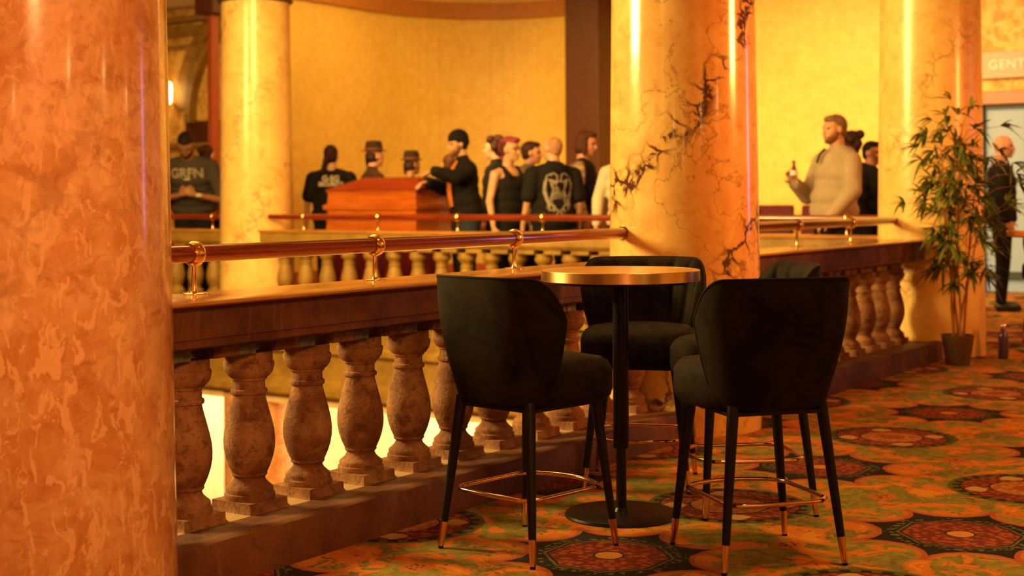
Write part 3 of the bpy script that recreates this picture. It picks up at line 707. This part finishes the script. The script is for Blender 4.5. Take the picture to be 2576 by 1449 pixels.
lid.add([(-hw, -hl, 1.242), (hw, -hl, 1.242), (hw, hl, 1.242), (-hw, hl, 1.242), (-hw+.0, -hl, 1.250), (hw, -hl, 1.250), (hw, hl, 1.250), (-hw, hl, 1.250), (-hw+.20, -hl+.12, 1.372), (hw-.20, -hl+.12, 1.372), (hw-.20, hl-.36, 1.372), (-hw+.20, hl-.36, 1.372)],
        [(3, 2, 1, 0), (0, 1, 5, 4), (1, 2, 6, 5), (2, 3, 7, 6), (3, 0, 4, 7), (4, 5, 9, 8), (5, 6, 10, 9), (6, 7, 11, 10), (7, 4, 8, 11), (8, 9, 10, 11)])
lid.build('lid', 'coffin_lid', cf, 0, .006)
bi = empty('coffin_stand', (4.86, 5.93, 0)); tag(bi, 'stand draped in deep red cloth carrying the coffin, seen between the far balusters', 'stand')
def drape(u_, v_):
    a = 2*PI*u_; n = 4; c_, s_2 = math.cos(a), math.sin(a); k = 1+.04*math.sin(a*18)*(1-v_)+.05*(1-v_); return (.31*k*math.copysign(abs(c_)**(2/n), c_), (.60*k)*math.copysign(abs(s_2)**(2/n), s_2), .01+.745*v_)
MB().grid(drape, 160, 14, cu=True).build('drape', 'red_cloth', bi, 60)
MB().box((0, 0, .748), (.58, 1.16, .02)).build('top', 'red_cloth', bi, 0)

# ------------------------------------------------------------------ red seats at the far wall
simple('seat_frame', (.05, .015, .01), .5)
def seat():
    t = empty('lounge_seat')
    MB().box((0, 0, .42), (.5, .5, .14)).build('cushion', 'red_plush', t, 60, .04, 3)
    MB().prism([(.20, .40), (.30, .40), (.36, 1.02), (.33, 1.05), (.27, 1.04)], 'y', -.25, .25).build('backrest', 'red_plush', t, 30, .02)
    MB().box((0, .27, .4), (.5, .06, .5)).box((0, -.27, .4), (.5, .06, .5)).box((0, 0, .2), (.4, .5, .3)).build('frame', 'seat_frame', t, 0, .01)
    return t
st0 = seat()
for k in range(6):
    o = st0 if k == 0 else copy_tree(st0); o.location = (9.6, 1.95+.62*k, 0)
    tag(o, ['first', 'second', 'third', 'fourth', 'fifth', 'sixth'][k]+' dark red plush seat from the right in the row along the gold wall', 'seat', 'red plush seats against the gold wall')

# ------------------------------------------------------------------ wall lamp, sign, tumbler, stair rail
wl = empty('wall_lamp', (8.35, 12.62, 2.75)); tag(wl, 'glowing wall lamp just right of the nearest column, in the left gallery', 'lamp')
wl.location = (9.30, 14.03, 2.87)
MB().lathe([(.012, -.16), (.03, -.10), (.040, .05), (.03, .16), (.01, .19)], 24).build('lamp_shade', 'lamp', wl, 60)
MB().lathe([(.03, -.20), (.06, -.17), (.03, -.15)], 20).box((.07, 0, -.17), (.16, .03, .03)).build('bracket', 'brass', wl, 40)
point('wall_lamp_bulb', (9.1, 14.03, 2.87), 6, (1.0, .62, .25), .12)

m = Mat('sign_board', .45); m.color((.52, .34, .22)); MT['sign'] = m.m
m = Mat('sign_letters', .4); m.color((.86, .70, .52)); MT['sign_letters'] = m.m
def text_mesh(txt, size, name, mat, parent, ext=.004, spacing=1.0, bold=0):
    cu = bpy.data.curves.new(name, 'FONT'); cu.body = txt; cu.size = size; cu.extrude = ext; cu.align_x = 'CENTER'; cu.align_y = 'CENTER'; cu.space_character = spacing; cu.offset = bold
    o = bpy.data.objects.new(name, cu); col.objects.link(o)
    dg_ = bpy.context.evaluated_depsgraph_get(); me = bpy.data.meshes.new_from_object(o.evaluated_get(dg_)); bpy.data.objects.remove(o)
    me.materials.clear(); me.materials.append(MT[mat]); o = bpy.data.objects.new(name, me); col.objects.link(o)
    if parent: o.parent = parent
    return o
sg = empty('restroom_sign', (10.36, .55, 2.68)); tag(sg, 'pale sign board with raised letters above the glazed doors at right', 'sign')
MB().box((0, 0, 0), (.06, 1.75, .31)).build('board', 'sign', sg, 0, .006)
tx = text_mesh('GENTLEMEN', .15, 'lettering', 'sign_letters', sg, .008, 1.12, .002); tx.matrix_local = Matrix.Translation((-.035, .27, 0))@Matrix(((0, 0, -1), (-1, 0, 0), (0, 1, 0))).to_4x4()

tb = empty('drinking_glass', (4.02, 7.42, CAP_Z)); tag(tb, 'short empty drinking glass on the far coping beside the pale column', 'glass')
MB().lathe([(.001, .0), (.030, .0), (.034, .01), (.040, .10), (.0375, .10), (.032, .014), (.001, .012)], 32, caps=False).build('tumbler', 'glass', tb, 40)

sr = empty('stair_handrail', (2.85, -1.16, 0)); 
bpy.data.objects.remove(sr)

px_st = empty('post_stand', (6.35, -.62, 0)); tag(px_st, 'brass post carrying a reddish wooden block, at the right edge of the photo', 'stand')
MB().lathe([(.16, 0), (.16, .012), (.03, .03), (.018, .05), (.018, 1.27)], 32).build('pole', 'brass', px_st, 40)
MB().box((0, 0, 1.345), (.16, .34, .15)).build('block', 'mahogany', px_st, 0, .01)

# ------------------------------------------------------------------ people
def skin(name, c):
    m = Mat(name, .5, 0, Subsurface_Weight=.0); vec = m.coords(); m.color(m.mix(m.noise(vec, 14, 4).ss(.3, .7), tuple(k*.85 for k in c), c)); MT[name] = m.m
skin('skin_fair', (.62, .33, .20)); skin('skin_brown', (.30, .13, .06)); skin('skin_pink', (.66, .30, .20))
def cloth(name, c, var=.3): simple(name, c, .85, 0, (45, .25, .004), var, 6, Specular_IOR_Level=.15)
cloth('cloth_black', (.010, .008, .008)); cloth('cloth_charcoal', (.055, .045, .038)); cloth('cloth_brown', (.06, .028, .014)); cloth('cloth_wine', (.085, .008, .006))
cloth('cloth_beige', (.40, .31, .22)); cloth('cloth_denim', (.03, .035, .05)); cloth('cloth_orange', (.55, .16, .03)); cloth('cloth_tan', (.40, .20, .08)); cloth('cloth_pink', (.45, .06, .09))
cloth('cloth_grey', (.16, .13, .10)); cloth('cloth_white', (.6, .5, .38)); cloth('cloth_teal', (.012, .022, .020))
def hairm(name, c): simple(name, c, .6, 0, (70, .6, .006), .4, 30, Specular_IOR_Level=.25)
hairm('hair_black', (.012, .006, .004)); hairm('hair_dark', (.035, .010, .006)); hairm('hair_brown', (.075, .022, .010)); hairm('hair_grey', (.20, .12, .06)); hairm('hair_pink', (.26, .04, .08)); hairm('hair_stubble', (.40, .20, .11)); hairm('beard_brown', (.16, .06, .025))
simple('eye_dark', (.02, .012, .008), .2); simple('lip', (.40, .11, .08), .5); simple('shoe_black', (.012, .010, .010), .4); simple('print_white', (.62, .52, .42), .7); simple('print_grey', (.30, .25, .20), .8); simple('silver_chain', (.7, .6, .42), .3, .8); simple('spectacle', (.02, .015, .012), .3); simple('felt', (.03, .013, .006), .9, Specular_IOR_Level=.15); simple('hat_band', (.10, .02, .012), .8); simple('zip_black', (.02, .025, .015), .6); simple('phone', (.02, .02, .03), .2)

def person(x, y, face, h, label, top='cloth_black', pants='cloth_denim', skn='skin_fair', hair=None, hairmat='hair_dark', lean=0, yaw=0, pitch=0, arms=None, sleeve='long', bulk=1.0, hood=False, collar=None, beard=None, wide=1.0, group='people gathered on the far side of the atrium'):
    t = empty('person', (x, y, 0), R(face)); tag(t, label, 'person', group); s = h/1.75
    t.scale = (s, s, s)
    Lm = Matrix.Translation((0, 0, .95))@Matrix.Rotation(R(lean), 4, 'Y')@Matrix.Translation((0, 0, -.95))
    L = lambda p: Lm@Vector(p)
    Lr = Lm.to_3x3()
    hc = L((.02, 0, 1.632)); Hr = Matrix.Rotation(R(yaw), 3, 'Z')@Matrix.Rotation(R(pitch), 3, 'Y')@Matrix.Rotation(R(lean*.55), 3, 'Y')
    Hd = lambda p: hc+Hr@Vector(p)
    arms = arms or [((-.03, .262, 1.14), (.05, .285, .90)), ((-.03, -.262, 1.14), (.05, -.285, .90))]
    b = MB()
    # head
    b.ell(Hd((-.008, 0, .022)), (.096, .075, .094), Hr, 24, 16); b.ell(Hd((.028, 0, -.045)), (.058, .056, .066), Hr); b.ell(Hd((.064, 0, -.092)), (.022, .026, .020), Hr)
    for sy in (1, -1):
        b.ell(Hd((.058, .034*sy, -.030)), (.028, .024, .030), Hr); b.ell(Hd((-.004, .080*sy, -.006)), (.018, .008, .032), Hr); b.ell(Hd((.036, .050*sy, .012)), (.030, .024, .05), Hr)
        b.cap(Hd((.082, .012*sy, .026)), .010, Hd((.074, .050*sy, .026)), .009)
    b.cap(Hd((.088, 0, .012)), .008, Hd((.106, 0, -.026)), .0125); b.ell(Hd((.100, 0, -.032)), (.014, .018, .010), Hr); b.ell(Hd((.083, 0, -.062)), (.014, .026, .014), Hr)
    b.cap(Hd((-.015, 0, -.05)), .056*wide, L((-.02, 0, 1.47)), .062*wide)
    # torso
    K = wide*bulk
    def tor(e, mb):
        for z_, rx, ry, xo in ((1.36, .105, .165, -.012), (1.28, .120, .172, 0), (1.18, .115, .160, .004), (1.08, .110*K, .150*K, .008), (.98, .115*K, .162*K, 0)):
            if sleeve == 'none' and e and z_ > 1.3: mb.ell(L((0, 0, 1.30)), (rx+e, .155, .115), Lr, 24, 14); continue
            mb.ell(L((xo, 0, z_)), (rx*wide+e, ry*wide+e, .105+e), Lr, 24, 14)
        if sleeve == 'none' and e:
            for sy in (1, -1): mb.cap(L((.09, .085*sy, 1.37)), .034, L((0, .095*sy, 1.452)), .034); mb.cap(L((0, .095*sy, 1.452)), .034, L((-.10, .085*sy, 1.35)), .036)
            return
        mb.cap(L((-.015, .05, 1.425)), .055+e, L((-.01, .175*wide, 1.385)), .058+e); mb.cap(L((-.015, -.05, 1.425)), .055+e, L((-.01, -.175*wide, 1.385)), .058+e)
    tor(0, b)
    def hips(e, mb):
        mb.ell((0, 0, .92), (.118*K+e, .165*K+e, .13+e)); 
        for sy in (1, -1):
            mb.cap((0, .088*sy, .88), .088*K+e, (.012, .10*sy, .50), .058+e); mb.cap((.012, .10*sy, .50), .056+e, (-.01, .11*sy, .10), .038+e)
    hips(0, b)
    for sy in (1, -1): b.cap((-.02, .11*sy, .06), .036, (.13, .125*sy, .035), .028)
    hand_info = []
    for i, sy in enumerate((1, -1)):
        el, wr = Vector(arms[i][0]), Vector(arms[i][1]); sh = L((-.01, .185*sy*wide, 1.375))
        b.cap(sh, .050*wide, el, .039); b.cap(el, .039, wr, .026)
        d = (arms[i][2] if len(arms[i]) > 2 else None); d = Vector(d).normalized() if d else (wr-el).normalized()*.8+Vector((0, 0, -.2)); d.normalize()
        nrm = Vector(arms[i][3]).normalized() if len(arms[i]) > 3 else Vector((0, -sy, 0)); nrm = (nrm-d*nrm.dot(d)).normalized(); ac_ = d.cross(nrm)
        if ac_.dot(Vector((1, 0, .2))) < 0: ac_ = -ac_
        Rm = Matrix((d, ac_, nrm)).transposed()
        b.cap(wr, .026, wr+d*.03, .024); b.ell(wr+d*.055, (.050, .040, .017), Rm)
        for k, (o_, L_) in enumerate(((.031, .9), (.0105, 1.0), (-.0105, .95), (-.031, .75))):
            p = wr+d*.088+ac_*o_; q = p+(d*.9+nrm*.35+ac_*(o_*2)).normalized()*.040*L_; r_ = q+(d*.45+nrm*.85).normalized()*.036*L_
            b.cap(p, .0092, q, .0086, 8); b.cap(q, .0086, r_, .0074, 8)
        p = wr+d*.028+ac_*.034; q = p+(d*.6+ac_*.7+nrm*.3).normalized()*.038; r_ = q+(d*.9+ac_*.15+nrm*.4).normalized()*.032
        b.cap(p, .0125, q, .0105, 8); b.cap(q, .0105, r_, .0085, 8); hand_info.append((wr, d, nrm))
    body = remesh(b, 'body', skn, t, .0085, 5, .5)
    # eyes, lips
    for sy in (1, -1): MB().ell(Hd((.078, .031*sy, .010)), (.010, .013, .008), Hr, 12, 8).build('eye', 'eye_dark', body, 60)
    MB().ell(Hd((.091, 0, -.058)), (.007, .022, .0065), Hr, 12, 8).build('lips', 'lip', body, 60)
    # clothes
    c = MB(); tor(.020*bulk, c)
    c.ell(L((0, 0, .93)), (.125*K+.02, .172*K+.02, .10), Lr)
    for i, sy in enumerate((1, -1)):
        el, wr = Vector(arms[i][0]), Vector(arms[i][1]); sh = L((-.01, .185*sy*wide, 1.375)); e = .014+.014*(bulk > 1.05)
        if sleeve != 'none':
            if sleeve == 'long': c.cap(sh, .056+e, el, .046+e); c.cap(el, .045+e, wr-(wr-el).normalized()*.02, .032+e*.9)
            else: c.cap(sh, .060+e, sh.lerp(el, .80), .054+e)
    if collar or hood:
        c.cap(L((-.02, 0, 1.45)), .070, L((-.012, 0, 1.49)), .068)
    if hood: c.ell(L((-.105, 0, 1.43)), (.055, .115, .075), Lr); c.cap(L((-.05, .07, 1.47)), .035, L((-.05, -.07, 1.47)), .035)
    topo = remesh(c, 'top', top, t, .013, 3, .5)
    p_ = MB(); hips(.014, p_); remesh(p_, 'trousers', pants, t, .014, 3, .5)
    for sy in (1, -1):
        MB().ell((.055, .118*sy, .045), (.125, .048, .045)).box((.055, .118*sy, .01), (.22, .085, .02)).build('shoe', 'shoe_black', t, 50)
    def hb(parts, name='hair', mat=None, vox=.009):
        mb = MB()
        for p in parts:
            if p[0] == 'e': mb.ell(Hd(p[1]), p[2], Hr, 20, 14)
            else: mb.cap(Hd(p[1]), p[2], Hd(p[3]), p[4])
        return remesh(mb, name, mat or hairmat, t, vox, 2, .5)
    capp = [('e', (-.022, 0, .036), (.098, .081, .093))]
    if hair == 'short': hb(capp+[('e', (-.045, 0, -.01), (.065, .076, .07)), ('e', (.03, 0, .085), (.06, .06, .035))])
    elif hair == 'stubble': hb([('e', (-.030, 0, .026), (.092, .0775, .088)), ('e', (-.045, 0, -.02), (.062, .070, .06))])
    elif hair == 'curly': hb(capp+[('e', (-.03+.07*math.cos(a), .075*math.sin(a), .06+.05*math.sin(a*3)), (.045, .045, .045)) for a in [k*.78 for k in range(8)]]+[('e', (-.05, 0, .11), (.06, .06, .04)), ('e', (-.06, 0, -.03), (.06, .075, .07))])
    elif hair == 'bob': hb(capp+[('e', (-.035, 0, -.03), (.080, .092, .10)), ('c', (.01, .082, .03), .026, (.02, .080, -.10), .022), ('c', (.01, -.082, .03), .026, (.02, -.080, -.10), .022), ('e', (.04, 0, .095), (.06, .06, .03))])
    elif hair == 'pony': hb(capp+[('e', (-.045, 0, -.02), (.07, .078, .075)), ('e', (-.115, .02, -.03), (.04, .04, .04)), ('c', (-.12, .03, -.05), .034, (-.11, .075, -.19), .026)])
    elif hair == 'bun': hb(capp+[('e', (-.045, 0, -.02), (.065, .076, .07)), ('e', (-.11, 0, .06), (.045, .05, .045))])
    elif hair == 'sidecut':
        hb([('e', (-.03, 0, .03), (.093, .0775, .087)), ('e', (-.05, 0, -.02), (.055, .068, .06))], 'shaved_side', 'hair_brown'); hb([('e', (-.015, 0, .085), (.105, .066, .052)), ('e', (.05, .01, .095), (.05, .055, .03)), ('e', (-.09, 0, .03), (.045, .055, .07)), ('c', (-.10, .01, .0), .03, (-.10, .02, -.09), .022)])
    elif hair == 'beanie': hb([('e', (-.018, 0, .050), (.108, .091, .098)), ('e', (-.035, 0, .012), (.092, .088, .065))], 'beanie', hairmat); hb([('e', (-.04, 0, -.03), (.06, .0755, .045))], 'hair', 'hair_dark')
    elif hair == 'fedora':
        hb([('e', (-.03, 0, .0), (.085, .080, .085)), ('c', (-.06, .03, -.03), .045, (-.065, .03, -.09), .030)], 'hair', 'hair_dark')
        hm = Matrix.Translation(Hd((-.012, 0, .062)))@Hr.to_4x4()@Matrix.Scale(.86, 4, (0, 1, 0))
        ht = MB().lathe([(.145, .002), (.150, .008), (.140, .006), (.104, .004), (.102, .05), (.090, .105), (.07, .118), (.035, .108), (.001, .104)], 40, caps=False).lathe([(.145, .002), (.10, -.002), (.09, .0)], 40, caps=False).xf(hm).build('hat', hairmat, t, 40)
        MB().lathe([(.1055, .006), (.1060, .030), (.1045, .032), (.1035, .006)], 40, caps=False).xf(hm).build('hat_band', 'hat_band', ht, 40)
    if beard: hb([('e', (.036, 0, -.065), (.052, .060, .050)), ('c', (.01, .058, -.02), .016, (.03, .052, -.06), .020), ('c', (.01, -.058, -.02), .016, (.03, -.052, -.06), .020), ('e', (.066, 0, -.096), (.026, .028, .022))], 'beard', beard)
    return t, topo, L, Hd, Hr, hand_info

def project(o, topo, origin, ax, ayv, direction, off=.006):
    """wrap a flat mesh (x,y) onto the garment: origin + x*ax + y*ay cast along direction"""
    bt_ = BVHTree.FromPolygons([v.co.copy() for v in topo.data.vertices], [tuple(p.vertices) for p in topo.data.polygons])
    bm = bmesh.new(); bm.from_mesh(o.data); bmesh.ops.triangulate(bm, faces=bm.faces)
    bmesh.ops.subdivide_edges(bm, edges=[e for e in bm.edges if e.calc_length() > .03], cuts=2)
    d = Vector(direction).normalized()
    for v in bm.verts:
        p = Vector(origin)+Vector(ax)*v.co.x+Vector(ayv)*v.co.y; hit = bt_.ray_cast(p-d*.6, d)
        v.co = (hit[0] if hit[0] else p)-d*(off+max(0, v.co.z))
    bm.to_mesh(o.data); bm.free(); o.data.update()

VIEW = 34.0
# faces: 34 away from the camera, 214 towards it, 304 to the photo's right, 124 to its left
P1 = person(4.66, 8.60, 214, 1.99, 'man in a grey printed T-shirt bowing his head with hands clasped', 'cloth_charcoal', 'cloth_black', 'skin_brown', 'short', 'hair_black', lean=27, yaw=4, pitch=28,
            arms=[((.24, .34, 1.01), (.36, .10, 1.06), (.25, -.9, .35), (-.5, -.2, 0)), ((.24, -.34, 1.01), (.36, -.06, 1.06), (.25, .8, .45), (-.5, .2, 0))], sleeve='short', beard='hair_black', wide=1.2)
t, topo, L, Hd, Hr, hi = P1
o = text_mesh('GRFN', .125, 'shirt_print', 'print_grey', t, .0, 1.0, .004); project(o, topo, (.2, 0, 1.27), (0, 1, 0), (0, 0, 1), (-1, 0, 0), .004)
ring_ = []
for k in range(25): a = 2*PI*k/24; ring_.append(L((.045+.085*math.cos(a)+.02, .085*math.sin(a), 1.44-.10*(math.cos(a)+1)/2-.02)))
MB().tube(ring_[:-1], .006, 8, closed=True).build('necklace', 'silver_chain', t, 60)
MB().lathe([(.034, -.012), (.036, 0), (.034, .012)], 20, tuple(Vector((.352, .13, 1.058))), caps=False).build('bracelet', 'print_white', t, 60)
person(5.3, 9.05, 30, 1.80, 'dark-haired person in a tan top behind the bowing man', 'cloth_tan', 'cloth_black', 'skin_pink', 'bun', 'hair_dark', yaw=-20)
P2 = person(5.42, 7.20, 38, 1.755, 'person with a low ponytail in black shirt with white two-line back print', 'cloth_black', 'cloth_black', 'skin_fair', 'pony', 'hair_dark', yaw=-12, sleeve='short', bulk=1.1, wide=1.08)
t, topo, L, Hd, Hr, hi = P2
o = text_mesh('G-SG', .085, 'shirt_print', 'print_white', t, 0, 1.0, .003); project(o, topo, (-.2, 0, 1.375), (0, -1, 0), (0, 0, 1), (1, 0, 0), .004)
o = text_mesh('SECURITY', .062, 'shirt_print', 'print_white', t, 0, 1.0, .003); project(o, topo, (-.2, 0, 1.315), (0, -1, 0), (0, 0, 1), (1, 0, 0), .004)
person(5.6, 6.74, 330, 1.74, 'person in a brown shirt and felt hat, in profile left above the coffin', 'cloth_brown', 'cloth_black', 'skin_pink', 'fedora', 'felt', yaw=5, collar=1)
person(6.0, 6.52, 345, 1.64, 'person in a wine-red top and dark hat behind the middle of the coffin', 'cloth_wine', 'cloth_black', 'skin_brown', 'fedora', 'felt', yaw=-5)
person(6.62, 6.44, 50, 1.66, 'person in a dark patterned top glimpsed behind the man in the beanie', 'cloth_brown', 'cloth_black', 'skin_pink', 'short', 'hair_brown')
P5 = person(5.0, 5.02, 142, 1.83, 'bearded man in black beanie and jacket leaning his arms on the coffin', 'cloth_black', 'cloth_denim', 'skin_fair', 'beanie', 'cloth_black', lean=6, yaw=10, pitch=6,
            arms=[((.20, .30, 1.30), (.42, .33, 1.36), (.5, -.75, -.2), (0, -.2, -1)), ((.16, -.25, 1.20), (.40, .02, 1.26), (.7, .3, -.15), (0, .2, -1))], beard='beard_brown', bulk=1.12, collar=1, wide=1.06)
t, topo, L, Hd, Hr, hi = P5
sc_o = MB().tube([L((.06, .055, 1.47)), L((.115, .06, 1.40)), L((.160, .065, 1.30)), L((.172, .068, 1.18)), L((.165, .066, 1.04))], [.02, .034, .040, .042, .038], 14, squash=.45).build('scarf', 'cloth_orange', t, 60)
person(6.15, 5.46, 110, 1.82, 'curly-haired person in a black coat, turned away behind the man in the beanie', 'cloth_black', 'cloth_black', 'skin_pink', 'curly', 'hair_dark', collar=1, bulk=1.1)
P7 = person(4.72, 4.31, 258, 1.735, 'woman with cropped pink hair and glasses in a black sleeveless top', 'cloth_black', 'cloth_black', 'skin_fair', 'sidecut', 'hair_pink', yaw=12, sleeve='none', arms=[((.0, .265, 1.13), (.03, .27, .88)), ((.0, -.265, 1.13), (.06, -.27, .88))])
t, topo, L, Hd, Hr, hi = P7
g_ = MB()
for sy in (1, -1):
    g_.tube([Hd((.097, .033*sy+.024*math.cos(a), .008+.018*math.sin(a))) for a in [2*PI*k/16 for k in range(16)]], .0022, 6, closed=True); g_.tube([Hd((.094, .056*sy, .012)), Hd((.0, .079*sy, .014))], .002, 6)
g_.tube([Hd((.099, -.009, .010)), Hd((.099, .009, .010))], .002, 6); g_.build('glasses', 'spectacle', t, 60)
person(5.35, 4.48, 300, 1.72, 'dark-haired person in grey between the pink-haired woman and the bald man', 'cloth_grey', 'cloth_black', 'skin_pink', 'short', 'hair_dark', yaw=-5, hood=True)
P9 = person(4.70, 3.80, 52, 1.735, 'bald man in black hooded top with a large pale print on the back', 'cloth_black', 'cloth_black', 'skin_fair', 'stubble', 'hair_stubble', yaw=30, sleeve='short', hood=True, wide=1.12, bulk=1.06)
t, topo, L, Hd, Hr, hi = P9
rg = random.Random(5); mb = MB()
def flat_stroke(mb, pts, w_):
    vs, fs = [], []; n = len(pts)
    for i, p in enumerate(pts):
        q = pts[min(i+1, n-1)]; q0 = pts[max(i-1, 0)]; d = Vector((q[0]-q0[0], q[1]-q0[1])).normalized(); k = w_*(.35+.65*math.sin(PI*(i+.5)/n)); vs += [(p[0]-d.y*k, p[1]+d.x*k, 0), (p[0]+d.y*k, p[1]-d.x*k, 0)]
    for i in range(n-1): fs.append((2*i, 2*i+1, 2*i+3, 2*i+2))
    mb.add(vs, fs)
for sx_ in (-1, 1):
    flat_stroke(mb, [(sx_*(.115+.02*math.sin(k*.5)), .16-.032*k) for k in range(11)], .015)
    flat_stroke(mb, [(sx_*(.07+.015*math.cos(k*.8)), .13-.026*k) for k in range(9)], .010)
    for c0, c1, r_ in ((.06, .15, .045), (.09, .10, .035), (.08, -.14, .04), (.04, -.17, .03)):
        flat_stroke(mb, [(sx_*(c0+r_*math.cos(a)), c1+r_*math.sin(a)) for a in [k*.55+rg.random() for k in range(8)]], .008)
for k in range(7): flat_stroke(mb, [(-.055+.018*k, .03), (-.053+.018*k, .0), (-.056+.018*k, -.05)], .005)
for k in range(14):
    x0, y0, a = rg.uniform(-.1, .1), rg.uniform(-.18, .17), rg.uniform(0, 6)
    flat_stroke(mb, [(x0+.03*math.cos(a+j*.5), y0+.03*math.sin(a+j*.5)) for j in range(6)], .006)
o = mb.build('back_print', 'print_grey', t, 0); project(o, topo, (-.2, -.01, 1.20), (0, -1, 0), (0, 0, 1), (1, 0, 0), .005)
P10 = person(5.60, 3.99, 292, 1.82, 'man with chin-length brown hair, black T-shirt and pale checked overshirt', 'cloth_black', 'cloth_black', 'skin_pink', 'bob', 'hair_brown', yaw=-6, pitch=10)
ov = P10[0]
mbo = MB(); mbo.tube([(-.02, -.10, 1.455), (-.08, -.19, 1.40), (-.12, -.235, 1.2), (-.13, -.245, .95), (-.13, -.24, .80)], [.03, .062, .07, .075, .075], 16, squash=.55).cap((-.02, -.185, 1.385), .078, (-.03, -.268, 1.14), .062).cap((-.03, -.268, 1.14), .062, (.04, -.288, .92), .05).cap((-.02, .185, 1.385), .078, (-.03, .268, 1.14), .062).cap((-.03, .268, 1.14), .062, (.04, .288, .92), .05).tube([(-.02, .10, 1.455), (-.10, .14, 1.38), (-.14, .14, 1.2), (-.15, .12, .95), (-.15, .12, .80)], [.03, .06, .07, .075, .075], 16, squash=.6).tube([(-.12, 0, 1.43), (-.135, 0, 1.3), (-.15, 0, 1.0), (-.15, 0, .80)], [.06, .10, .12, .12], 16, squash=.3)
m = Mat('checked_cloth', .85); vec = m.coords(); x, y, z = m.xyz(vec); ch = ((z*14).mod(1.0)-.5).abs().ss(.2, .3)*.5+((y*14).mod(1.0)-.5).abs().ss(.2, .3)*.5
m.color(m.mix(ch, (.56, .42, .26), (.20, .08, .04))); MT['checked'] = m.m
remesh(mbo, 'overshirt', 'checked', ov, .012, 3, .5)
person(4.9, 3.115, 214, 1.74, 'person in a pale top almost hidden by the left edge of the veined column', 'cloth_white', 'cloth_wine', 'skin_pink', 'short', 'hair_dark')
person(4.75, 1.90, 110, 1.78, 'person in black, only one shoulder showing right of the veined column', 'cloth_black', 'cloth_black', 'skin_fair', 'short', 'hair_dark', wide=1.12, bulk=1.15, lean=4, group='people near the right of the atrium')
P13 = person(4.85, 1.06, 146, 1.84, 'bearded man in a pale hooded jacket holding a clear bottle', 'cloth_beige', 'cloth_black', 'skin_fair', 'short', 'hair_grey', lean=-2, yaw=2, pitch=2,
             arms=[((.02, .285, 1.14), (.20, .22, .92), (.5, -.6, -.6), (0, -.4, -.6)), ((.05, -.31, 1.10), (.24, -.22, 1.21), (.5, .2, .7), (.2, .9, 0))], hood=True, collar=1, beard='beard_brown', bulk=1.12, wide=1.1, group='people near the right of the atrium')

t, topo, L, Hd, Hr, hi = P13
z_ = MB()
z_.tube([L((.085, .232, 1.11)), L((.10, .222, 1.02)), L((.11, .215, .93))], .012, 8, squash=.6); z_.build('pocket_zip', 'zip_black', t, 60)
MB().tube([L((.115, .02, 1.475)), L((.150, .0, 1.43)), L((.17, -.01, 1.36))], .012, 8).build('collar_lining', 'zip_black', t, 60)
wr, d, nrm = hi[1]; bpos = t.matrix_basis @ (Vector(wr)+Vector(d)*.075+Vector(nrm)*.045)
import_loc = (bpos.x, bpos.y, bpos.z-.10)
m = Mat('pale_bottle_label', .5); m.color((.75, .72, .70)); MT['label'] = m.m
wb = empty('glass_bottle', (import_loc[0]-.012, import_loc[1]-.012, import_loc[2])); tag(wb, 'clear bottle with a pale label held up by the man in the pale hooded jacket', 'bottle')
MB().lathe([(.001, 0), (.030, 0), (.033, .008), (.033, .12), (.030, .15), (.015, .19), (.013, .215), (.001, .215)], 28, caps=False).build('body', 'glass', wb, 40)
MB().lathe([(.0335, .11), (.0338, .112), (.0335, .150), (.031, .152)], 28, caps=False).build('bottle_label', 'label', wb, 40)
MB().lathe([(.0155, .212), (.0155, .236), (.001, .237)], 20).build('cap', 'violet', wb, 40)
GR = 'people near the right of the atrium'
person(5.75, 1.24, 20, 1.72, 'dark-haired person seen over the shoulder of the man in the pale jacket', 'cloth_black', 'cloth_black', 'skin_fair', 'curly', 'hair_dark', group=GR)
person(6.2, 1.22, 250, 1.66, 'shorter person in black at the left edge of the plant column', 'cloth_black', 'cloth_teal', 'skin_pink', 'short', 'hair_black', wide=1.12, bulk=1.15, group=GR)
person(7.74, .44, -72, 1.75, 'bald man in black standing in front of the glazed doors beyond the plant', 'cloth_black', 'cloth_black', 'skin_pink', None, yaw=-10, wide=1.05, group='people in the hall beyond the plant')
person(6.55, .56, 230, 1.50, 'person in a pink patterned top partly hidden behind the plant', 'cloth_pink', 'cloth_black', 'skin_pink', 'short', 'hair_dark', group='people in the hall beyond the plant')
person(7.95, -.5, 170, 1.70, 'person in dark trousers standing at the far right edge of the photo', 'cloth_black', 'cloth_black', 'skin_brown', 'short', 'hair_black', group='people in the hall beyond the plant')
